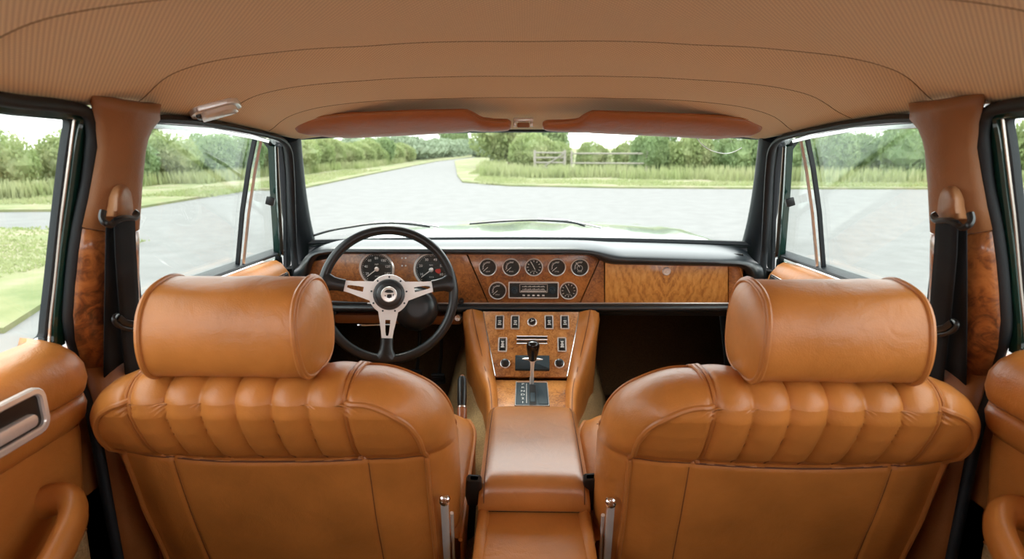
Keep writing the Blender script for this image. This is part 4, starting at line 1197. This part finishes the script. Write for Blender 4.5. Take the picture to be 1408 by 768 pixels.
    def hp(u, k, p):
        q = pc + (Vector(p) - pc) * k
        # the ends flare slightly wider towards the bottom
        w = HW * (1 + .03 * (pc.z - q.z) / .07)
        sag = -.002 * (1 - min(1, abs(u)) ** 2)
        q = Vector((HX + u * w, q.y, q.z))
        q += (q - Vector((q.x, pc.y, pc.z))).normalized() * (.002 * noise.noise(Vector((u * 2.3 + s, q.y * 14, q.z * 14)))) if k > .3 else Vector()
        return mir(q, s)
    for u, k in st: rows.append([hp(u, k, p) for p in pl])
    b = MB().grid(rows, closed_u=True)
    head = build('headrest', b, leather_m, seat, angle=80)
    for sx in (-1, 1):
        b = MB()
        tube(b, [hp(sx * 1.0, 1.0, p) for p in pl], .0042, 8, closed=True); tube(b, [hp(sx * 1.035, .975, p) for p in pl], .0026, 8, closed=True)
        build('piping', b, pipe_m, head)
    for dx in (-.07, .07):
        b = MB(); tube(b, [mir((HX + dx, .845, z), s) for z in (.88, .93)], .006, 10); build('headrest_post', b, M['chrome'], seat)
    # ---- cushion
    b = MB(); rows = []
    x0, x1 = -.665, -.118
    for k in range(25):
        a = math.pi * k / 24
        y = .90 + .43 * (1 - math.cos(a)) / 2 + 0
        t = (y - .90) / .43
        inset_ = .09 * (1 - math.sqrt(max(0, 1 - max(0, (t - .72) / .28) ** 2)))
        zt = lerp(.585, .625, t) - .03 * sm(.9, 1, t)
        r = [Vector(((x0 + inset_), y, .48))]
        for j in range(41):
            u = -1 + 2 * j / 40
            x = lerp(x0 + inset_, x1 - inset_, (u + 1) / 2)
            e = abs(u) ** 5
            fl_ = .004 * abs(math.sin((x - SXC) / .0525 * math.pi)) ** .5 if abs(u) < .7 else 0
            r.append(Vector((x, y, zt - .018 * e + fl_ + .01 * math.exp(-((abs(u) - .82) / .12) ** 2))))
        r.append(Vector(((x1 - inset_), y, .48)))
        rows.append([mir(p, s) for p in r])
    rows.append([Vector((p.x, p.y + .01, .48)) for p in rows[-1]])
    b.grid(rows); cu = build('seat_cushion', b, leather_m, seat, angle=70)
    b = MB()
    tube(b, [r[-2] for r in rows[:-1]] + [r for r in reversed([q for q in rows[-2][1:-1]])] , .004, 8); build('piping', b, M['leather'], cu)
    b = MB()
    for q in range(3, 22, 2):
        tube(b, [p + Vector((0, 0, .0004)) for p in rows[q][6:-4]], .0009, 5)
    build('seam', b, M['thread'], cu)
    b = MB(); rbox(b, mir((-.39, 1.10, .445), s), (.50, .40, .07), .02); build('seat_base', b, M['dark'], seat)
    # ---- chrome recliner link at the inner rear corner
    px, py = 612, 690
    b = MB()
    base0 = ond(615, 768, 1.05); top0 = ond(611, 688, .955)
    dirv = (base0 - top0); n = dirv.normalized()
    pts = [top0 + dirv * t for t in (0, .25, .5, .75, 1, 1.4)]
    sweep(b, [mir(p, s) for p in pts], rrect(.013, .008, .002, 2), Vector((0, -1, 0)))
    sweep(b, [mir(p + Vector((.010, .01, 0)), s) for p in pts[1:]], rrect(.006, .006, .002, 2), Vector((0, -1, 0)))
    rl = build('recliner_link', b, M['chrome_small'], seat)
    b = MB(); f_ = Fr(mir(top0, s), (1, 0, 0), (0, -1, .3)); lathe(b, f_, [(.0085, -.008), (.0085, .001), (.006, .003), (.004, .003), (.003, .004)], 20); build('pivot_bolt', b, M['chrome'], rl)
    return seat
make_seat(-1, 'tan leather driver seat with fluted back and headrest, behind the steering wheel')
make_seat(1, 'tan leather passenger seat with fluted back and headrest, in front of the glove box')

# ------------------------------------------------------------------ seat belt buckles on stalks
for s, lab in ((-1, 'black seat belt buckle stalk between the driver seat and the console'), (1, 'black seat belt buckle stalk between the passenger seat and the console')):
    top = ond(652, 657, 1.04); bot = ond(645, 768, 1.22)
    if s > 0: top = ond(812, 655, 1.04); bot = ond(826, 768, 1.22)
    bt = thing('seat_belt_buckle', lab, 'seat belt buckle', Vector((bot.x, bot.y, .42)), 'seat belt buckles beside the console')
    d_ = (bot - top).normalized(); f_ = Fr(top, (1, 0, 0), -d_)
    b = MB()
    rows = []
    for h, w, t in ((0.001, .006, .004), (0, .0105, .007), (-.006, .0125, .0085), (-.05, .0125, .009), (-.064, .0105, .0085), (-.078, .0085, .007), (-.080, .004, .003)):
        rows.append([f_.p(a, c, h) for a, c in rrect(2.3 * w, 2 * t, t * .5, 3)])
    b.grid(rows, closed_u=True); build('buckle', b, M['black'], bt)
    b = MB(); sweep(b, [f_.p(0, 0, -.07), f_.p(.0, 0, -.12), bot, Vector((bot.x, bot.y + .02, .44))], rrect(.007, .014, .002, 2), Vector((1, 0, 0))); build('stalk', b, M['webbing'], bt)

# ------------------------------------------------------------------ seat belts on the centre pillars
for s in (-1, 1):
    SW = SIDEWORD[s]
    sb_ = thing('seat_belt', 'black seat belt hanging from its tan leather shoulder guide on the %s pillar' % SW, 'seat belt', mir(side(160, 460, .04), s))
    # leather covered guide cowl
    def sp3(px, py, off): return mir(side(px, py, off), s)
    b = MB(); rows = []
    prof_h = [(299, .0, .001, 146, 186), (297, 1, .9, 144, 186), (290, 1, 1, 145, 186), (282, 1, .98, 147, 186), (272, 1, .95, 148, 185), (264, 1, .85, 151, 183), (258, 1, .65, 154, 180), (254, 1, .4, 158, 175), (252, 1, .05, 162, 171)]
    for py, k, bulge, xl, xr in prof_h:
        r = []
        for j in range(17):
            t = j / 16
            px = lerp(xl, xr, t)
            r.append(sp3(px, py, .016 + .040 * bulge * math.sin(math.pi * t) ** .6))
        rows.append(r)
    b.grid(rows); o = build('guide_cowl', b, M['leather_pillar'], sb_); so = o.modifiers.new('t', 'SOLIDIFY'); so.thickness = .004
    # D ring
    b = MB(); tube(b, smooth_path([sp3(*p) for p in [(142, 290, .046), (140.5, 299, .05), (144, 306, .056), (152, 309, .058), (160, 303, .058), (170, 300, .058), (184, 300, .056), (188, 294, .05), (184, 291, .045)]], 4), .0048, 8); build('guide_loop', b, M['black'], sb_)
    # webbing, front run and rear run
    def strap(name, L, R__, off0, off1, mat=M['webbing']):
        rows = []; n = len(L)
        for i in range(n):
            o_ = lerp(off0, off1, i / (n - 1))
            a, c = side(*L[i], o_), side(*R__[i], o_)
            rows.append([mir(a.lerp(c, t) + SIDE_N * .001 * math.sin(math.pi * t), s) for t in (0, .25, .5, .75, 1)])
        q = build(name, MB().grid(rows), mat, sb_); so = q.modifiers.new('t', 'SOLIDIFY'); so.thickness = .0016; so.offset = 0; return q
    strap('webbing', [(157, 299), (158.5, 350), (162, 400), (166, 450), (171, 500), (176, 560)], [(185, 299), (187, 350), (190, 400), (192, 450), (194, 500), (197, 560)], .060, .040)
    strap('webbing', [(146, 305), (144.5, 370), (143.5, 430), (143, 492), (143, 520)], [(162, 305), (166, 370), (169, 430), (172, 484), (173, 520)], .044, .030)
    b = MB(); tube(b, smooth_path([sp3(*p) for p in [(161, 433, .050), (157, 436, .054), (158, 443, .056), (166, 449, .058), (178, 452, .058), (186, 452, .056)]], 4), .0036, 8); sweep(b, [sp3(*p) for p in [(163, 436, .056), (172, 443, .060), (186, 446, .060)]], rrect(.010, .004, .001, 2), SIDE_N if s < 0 else Vector((-SIDE_N.x, 0, SIDE_N.z)))
    build('latch_tongue', b, M['black'], sb_)

# ------------------------------------------------------------------ sun visors, mirror bracket, ceiling lamp
def visor(s, label, P):
    """P: (px list) outline top and bottom edges in the picture, built as a padded board hinged at the header"""
    vz = thing('sun_visor', label, 'sun visor', at((P[0][0] + P[-1][0]) / 2, 160, 1.50), 'leather sun visors under the headliner')
    def pt(px, py, k):                         # tilted board: bottom further forward/lower, top nearer
        yb = 1.500 - (188 - py) * .0038
        return at(px, py, yb)
    rows = []
    n = len(P)
    M2 = 60
    pxs = [p[0] for p in P]; tops = [p[1] for p in P]; bots = [p[2] for p in P]
    for i in range(M2 + 1):
        t = i / M2; tt = .5 - .5 * math.cos(math.pi * t)
        px = lerp(pxs[0], pxs[-1], tt)
        a, c = np.interp(px, pxs, tops), np.interp(px, pxs, bots)
        A, B_ = pt(px, a, 0), pt(px, c, 0)
        e = math.sqrt(max(0.0, 1 - (2 * t - 1) ** 10)); e = max(e, .02)
        mid = (A + B_) / 2; hv = (A - B_) / 2
        nn = Vector((0, -.45, -.85)).normalized()
        r = []
        for k in range(20):
            q = 2 * math.pi * k / 20
            cu_, su = math.cos(q), math.sin(q)
            r.append(mid + hv * (math.copysign(abs(cu_) ** .7, cu_)) * (1 if e > .3 else e * 3) + nn * (.011 * e * math.copysign(abs(su) ** .8, su)))
        rows.append(r)
    b = MB().grid(rows, closed_u=True); b.f.append(tuple(range(20))); b.f.append(tuple(M2 * 20 + k for k in range(20)))
    o = build('padded_board', b, M['visor'], vz, angle=80)
    tb = MB(); tube(tb, [pt(px, np.interp(px, pxs, tops) + 1.2, 0) + Vector((0, -.0095, .0)) for px in np.linspace(pxs[0] + 5 , pxs[-1] - 5, 40)], .0018, 6); build('piping', tb, M['piping'], o)
    return vz
visor(-1, 'tan leather sun visor above the driver side of the windscreen',
      [(404, 168, 172), (410, 163, 180), (425, 161, 184), (455, 158, 187), (480, 156, 188.5), (560, 152.5, 185), (640, 151, 180), (650, 155, 178), (662, 163, 178.5), (680, 165.5, 178.5), (698, 166, 177), (703, 169, 174)])
visor(1, 'tan leather sun visor above the passenger side of the windscreen',
      [(746, 170, 174), (752, 167.5, 177), (775, 167, 178.5), (795, 165, 179.5), (805, 157, 180), (815, 153, 181.5), (900, 155.5, 185.5), (985, 159, 190), (1000, 160, 188), (1030, 163, 186), (1045, 168, 178), (1048, 170, 173)])
mb_ = thing('mirror_bracket', 'small chrome mirror bracket on the header between the two sun visors', 'mirror bracket', at(719, 168, 1.52))
b = MB(); f_ = Fr(at(719.5, 168, 1.50), (1, 0, 0), (0, -1, -.4)); rbox(b, f_.p(0, .006, 0), (.050, .014, .010), .003); 
for sx in (-1, 1): rbox(b, f_.p(sx * .021, -.004, .002), (.007, .020, .012), .002)
build('bracket_frame', b, M['chrome_small'], mb_)
b = MB(); rbox(b, f_.p(0, -.006, .004), (.030, .018, .012), .003); build('bracket_plate', b, M['leather_pillar'], mb_)

lp = hit_ceil(294, 146)
def cn(p):
    e = .01; a = Vector((2 * e, 0, zceil(p.x + e, p.y) - zceil(p.x - e, p.y))); c = Vector((0, 2 * e, zceil(p.x, p.y + e) - zceil(p.x, p.y - e)))
    n = a.cross(c); n.normalize(); return -n if n.z > 0 else n
lamp = thing('ceiling_lamp', 'small chrome rimmed interior lamp on the headliner near the left front door', 'ceiling lamp', lp)
nrm = cn(lp); f_ = Fr(lp, (1, .35, 0), nrm)
b = MB(); ol = [(1.22 * a, 1.2 * c) for a, c in [(-.036, -.024), (.020, -.027), (.036, -.020), (.034, .014), (.026, .024), (-.024, .024), (-.034, .010)]]
olr = [(p.x, p.y) for p in fillet([Vector((a, c, 0)) for a, c in ol + [ol[0]]], .008, 3)[:-1]]
prism(b, f_, olr, -.004, .010, .003); fr_ = build('lamp_rim', b, M['chrome_small'], lamp)
b = MB(); prism(b, Fr(f_.p(.004, 0, 0), f_.x, f_.z), [(a * .74, c * .72) for a, c in olr], .004, .018, .005); build('lamp_lens', b, M['frosted'], lamp)
b = MB(); prism(b, Fr(f_.p(-.028, 0, 0), f_.x, f_.z), rrect(.010, .026, .003), .006, .015, .002); build('lamp_switch', b, M['black'], lamp)

# ------------------------------------------------------------------ hedges, trees, gate
random.seed(7); nprng = np.random.default_rng(5)
def bush_mesh(name, seed, n=2600, leaf=.045, flat=1.0, mat=None, lumps=7):
    rg = np.random.default_rng(seed)
    # lumpy body out of several overlapping ellipsoids, unit size: x,y in -1..1, z in 0..1
    cs = [(0, 0, .48, .80, .52)]
    for _ in range(lumps):
        a = rg.uniform(0, 6.28); r = rg.uniform(.25, .65)
        cs.append((r * math.cos(a), r * math.sin(a), rg.uniform(.3, .72), rg.uniform(.32, .5), rg.uniform(.25, .38)))
    mb = MB()
    # dark inner mass
    b = bmesh.new(); bmesh.ops.create_icosphere(b, subdivisions=3, radius=1)
    for v in b.verts:
        k = .74 + .22 * noise.noise(v.co * 2.2 + Vector((seed, 0, 0)))
        v.co = Vector((v.co.x * k, v.co.y * k, .46 + v.co.z * .44 * (k + .12)))
    mb.bm(b)
    V = []; Fc = []
    P = np.zeros((n, 3))
    for i in range(n):
        c = cs[rg.integers(0, len(cs))] if rg.random() > .25 else cs[0]
        d = rg.normal(size=3); d /= np.linalg.norm(d)
        rr = rg.uniform(.82, 1.10)
        P[i] = (c[0] + d[0] * c[3] * rr, c[1] + d[1] * c[3] * rr, max(.01, c[2] + d[2] * c[4] * rr))
    for p in P:
        u = rg.normal(size=3); u /= np.linalg.norm(u); w = np.cross(u, rg.normal(size=3)); w /= np.linalg.norm(w)
        L = leaf * rg.uniform(.7, 1.5); W = L * .55
        k = len(V)
        V += [p - u * L, p + w * W, p + u * L, p - w * W]; Fc.append((k, k + 1, k + 2, k + 3))
    mb.add([Vector(v) for v in V], Fc)
    me = bpy.data.meshes.new(name); me.from_pydata([tuple(v) for v in mb.v], [], mb.f); me.materials.append(mat)
    return me
B1 = [bush_mesh('bush_foliage', k, 6500, .040, mat=M['leaf']) for k in (1, 2, 3)]
B2 = [bush_mesh('dark_bush_foliage', k, 6500, .040, mat=M['leaf_dark']) for k in (4, 5)]
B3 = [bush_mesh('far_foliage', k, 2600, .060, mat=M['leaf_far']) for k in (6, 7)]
def bush(loc, w, d, h, me, label, group, name='hedge_bush', cat='bush'):
    o = bpy.data.objects.new(name, me); C.objects.link(o)
    o.location = loc; o.scale = (w, d, h); o.rotation_euler.z = random.choice((0, math.pi))
    tag(o, label, cat, group); return o
def along(pts, step):
    out = []; pts = [Vector((p[0], p[1], 0)) for p in pts]; carry = 0
    for a, b_ in zip(pts, pts[1:]):
        L = (b_ - a).length; t = carry
        while t < L: out.append((a + (b_ - a) * (t / L), (b_ - a).normalized())); t += step * random.uniform(.97, 1.03)
        carry = t - L
    return out
# left hedge following the lane
for p, d in along([(-22, 11.5), (-14.5, 12.8), (-13, 17), (-11.5, 22), (-10.5, 30), (-9.2, 44)], 1.7):
    hh = 1.50 + random.uniform(-.15, .2)
    w = random.uniform(1.0, 1.35)
    al = abs(d.y) > abs(d.x)
    bush((p.x + random.uniform(-.2, .2), p.y, 0), w if al else .86, .86 if al else w, hh, random.choice(B1 + B2[:1]), 'leafy green bush in the long hedge left of the lane', 'bushes of the left hedge')
for p, d in along([(-9.0, 46), (-7.8, 64), (-6.6, 84), (-4.5, 110)], 3.6):
    w = random.uniform(1.6, 2.1)
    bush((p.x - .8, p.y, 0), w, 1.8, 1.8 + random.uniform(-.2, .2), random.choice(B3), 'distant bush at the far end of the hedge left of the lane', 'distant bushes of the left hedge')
def tree(name, label, loc, w, h, trunk, me, group=None, cat='tree'):
    t = thing(name, label, cat, Vector(loc), group)
    o = bpy.data.objects.new('crown', me); C.objects.link(o); o.parent = t; o.location = (0, 0, trunk * .8); o.scale = (w, w, h)
    b = MB(); tube(b, [Vector(loc) + Vector((0, 0, -.05)), Vector(loc) + Vector((.03 * w, 0, trunk * .6)), Vector(loc) + Vector((0, .02, trunk + h * .5))], .09 * w, 8, taper=[1.2, .9, .5]); build('trunk', b, M['bark'], t)
    return t
tree('hedgerow_tree', 'tall bushy tree rising above the hedge, seen through the left front window', (-18.0, 26.5, 0), 1.9, 1.7, .3, B1[1])
tree('hedgerow_tree', 'loose leafy tree overhanging the top of the left front window', (-14.2, 21.6, 0), .9, 1.5, 1.7, B1[2])
tree('hedgerow_tree', 'rounded tree on the left verge beside the driver side windscreen pillar', (-10.2, 25.6, 0), 1.5, 1.55, .25, B1[0])
tree('distant_tree', 'dark rounded tree standing at the far end of the lane', (-10.9, 92, 0), 2.7, 3.6, .5, B2[0])
for x, y, h in ((-18.5, 92, 2.3), (-26, 92, 2.5), (-33.5, 95, 2.7), (-42, 95, 2.6)):
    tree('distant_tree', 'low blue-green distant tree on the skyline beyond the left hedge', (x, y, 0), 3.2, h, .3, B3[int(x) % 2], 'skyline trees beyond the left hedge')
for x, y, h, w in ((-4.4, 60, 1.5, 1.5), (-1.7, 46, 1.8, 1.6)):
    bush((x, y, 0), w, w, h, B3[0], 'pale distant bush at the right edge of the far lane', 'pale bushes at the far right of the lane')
# right corner: trees above the visor gap
tree('roadside_tree', 'big green tree right of the lane, behind the mirror bracket', (-.9, 34, 0), 2.0, 3.0, .5, B1[0])
tree('roadside_tree', 'darker tree right of the lane, behind the wooden gate', (1.0, 31, 0), 1.5, 2.2, .4, B2[1])
tree('roadside_tree', 'bushy tree just left of the wooden gate', (.3, 27.5, 0), 1.3, 1.6, .2, B1[2])
for p, d in along([(1.6, 29), (4.2, 27.5), (6.8, 26.5)], 1.8):
    w = random.uniform(.9, 1.2)
    bush((p.x, p.y, 0), .88, w, random.uniform(1.35, 1.65), random.choice(B1), 'light green bush behind the wooden gate and fence', 'light bushes behind the fence')
for p, d in along([(5.2, 25.0), (7.6, 24.0), (10.0, 23.0), (13.2, 22.6)], 1.7):
    w = random.uniform(1.0, 1.35)
    bush((p.x, p.y, 0), .86, w, random.uniform(1.6, 1.95), random.choice(B2 + B1[:1]), 'dense dark green bush in the hedge beyond the passenger windscreen', 'dark bushes of the right hedge')
for p, d in along([(14.4, 22.6), (18, 22.0), (24, 22), (34, 22.5)], 2.1):
    w = random.uniform(1.15, 1.5)
    bush((p.x, p.y, 0), 1.05, w, random.uniform(1.9, 2.4), random.choice(B2 + B1), 'green bush in the long hedge seen through the right side windows', 'bushes of the right side hedge')
for p, d in along([(6.0, 27.4), (9.0, 26.3), (13.4, 25.2), (18, 24.8), (24, 24.8), (36, 25)], 2.2):
    w = random.uniform(1.0, 1.2)
    bush((p.x, p.y, 0), 1.12, w, random.uniform(1.7, 2.2), random.choice(B2 + B1), 'green bush in the back row of the hedge along the right side', 'back row bushes of the right hedge')
# tall grass and cow parsley (uncountable)
def grass_field(name, area_pts, n, h0, h1, mat, label, seed):
    rg = np.random.default_rng(seed); mb = MB(); V = []; Fc = []
    for _ in range(n):
        i = rg.integers(0, len(area_pts)); (ax, ay, rx, ry) = area_pts[i]
        x = ax + rg.uniform(-rx, rx); y = ay + rg.uniform(-ry, ry); h = rg.uniform(h0, h1); a = rg.uniform(0, 3.14)
        w = .018 + .012 * rg.random(); dx, dy = w * math.cos(a), w * math.sin(a); lx, ly = rg.normal(size=2) * .10 * h
        k = len(V)
        V += [(x - dx, y - dy, 0.04), (x + dx, y + dy, 0.04), (x + lx * .5 + dx * .7, y + ly * .5 + dy * .7, h * .6), (x + lx * .5 - dx * .7, y + ly * .5 - dy * .7, h * .6), (x + lx, y + ly, h)]
        Fc += [(k, k + 1, k + 2, k + 3), (k + 3, k + 2, k + 4)]
    mb.add([Vector(v) for v in V], Fc)
    o = build(name, mb, mat, smooth=False, recalc=False)
    return tag(o, label, 'grass', kind='stuff')
grass_field('tall_grass', [(-1.0, 24.2, .8, 1.6), (.4, 23.5, 1.3, 1.6), (2.6, 23.6, 1.6, 1.4), (5.5, 22.2, 2.0, 1.2), (8.4, 21.2, 2.0, 1.2), (11.5, 20.6, 2.2, 1.2), (-1.6, 29, .6, 3)], 9000, .12, .60, M['blade'], 'tall wild grass in front of the gate and the right hedge', 1)
grass_field('tall_grass', [(15.5, 20.3, 2.2, .9), (19.5, 20.3, 2.4, .9), (24, 20.3, 3, .9)], 4500, .12, .5, M['blade'], 'tall wild grass below the hedge through the right side windows', 2)
grass_field('tall_grass', [(-12.6, 13.4, 1.2, .6), (-11.9, 16.5, .6, 2.0), (-10.8, 21, .7, 2.6), (-9.8, 27, .6, 4), (-9.0, 36, .6, 6), (-17, 11.6, 3, .5)], 14000, .12, .5, M['blade'], 'rough grass fringe along the foot of the left hedge', 3)
grass_field('low_grass', [(-6.2, 5.8, 1.3, 1.6), (-8.6, 6.5, 2.0, 2.1), (-12, 6.6, 3.0, 2.2)], 22000, .03, .08, M['blade'], 'short grass on the patch beside the left rear window', 4)
grass_field('low_grass', [(8.5, 7.5, 1.8, 1.6), (12, 8.2, 3.0, 3.0)], 12000, .03, .08, M['blade'], 'short grass on the patch beside the right rear window', 6)
grass_field('low_grass', [(1.5, 19.6, 3.0, .9), (6, 18.6, 3.2, .8), (11.5, 18.2, 3, .7), (17, 18.6, 3, .6), (-.9, 22, .9, 2), (-1.9, 29, .5, 4)], 16000, .04, .16, M['blade'], 'short dry grass along the road edge of the right verge', 8)
grass_field('low_grass', [(-8.4, 15.4, .9, 1.6), (-7.8, 19, .9, 2.5), (-7.9, 25, .8, 4), (-10.5, 12.8, 1.4, .9)], 9000, .04, .14, M['blade'], 'short grass on the left verge beside the lane', 9)
# wooden gate and fence
def boards(name, label, cat, x0, y0, x1, y1, h, nrail, diag, wpost=.07):
    t = thing(name, label, cat, Vector((x0, y0, 0)))
    A, B_ = Vector((x0, y0, 0)), Vector((x1, y1, 0)); d = (B_ - A).normalized()
    for P in (A, B_):
        b = MB(); rbox(b, P + Vector((0, 0, h / 2 + .03)), (wpost, wpost, h + .06), .008); build('post', b, M['oldwood'], t)
    for k in range(nrail):
        z = h * (.14 + .82 * k / (nrail - 1)); b = MB()
        f_ = Fr(A, d, (0, -1, 0)); tube(b, [A + Vector((0, -.02, z)), B_ + Vector((0, -.02, z))], .032, 6); build('rail', b, M['oldwood'], t)
    if diag:
        b = MB(); tube(b, [A + Vector((0, -.06, h * .14)), B_ + Vector((0, -.06, h * .95))], .028, 6); build('brace', b, M['oldwood'], t)
    return t
boards('field_gate', 'weathered wooden five-bar gate beyond the junction, right of the lane', 'gate', 0.38, 24.8, 1.62, 24.7, .98, 5, True, .10)
boards('rail_fence', 'weathered post and rail fence running right from the field gate', 'fence', 1.9, 24.65, 4.9, 24.2, .95, 3, False)
po = thing('marker_post', 'pale leaning post in the hedge, seen through the right rear window', 'post', Vector((15.6, 18.6, 0)))
b = MB(); tube(b, [Vector((15.62, 18.6, 0)), Vector((15.55, 18.6, .9)), Vector((15.35, 18.6, 1.45))], .05, 8); build('shaft', b, M['oldwood'], po)
b = MB(); rbox(b, (15.33, 18.6, 1.5), (.11, .11, .08), .01); build('cap', b, M['oldwood'], po)
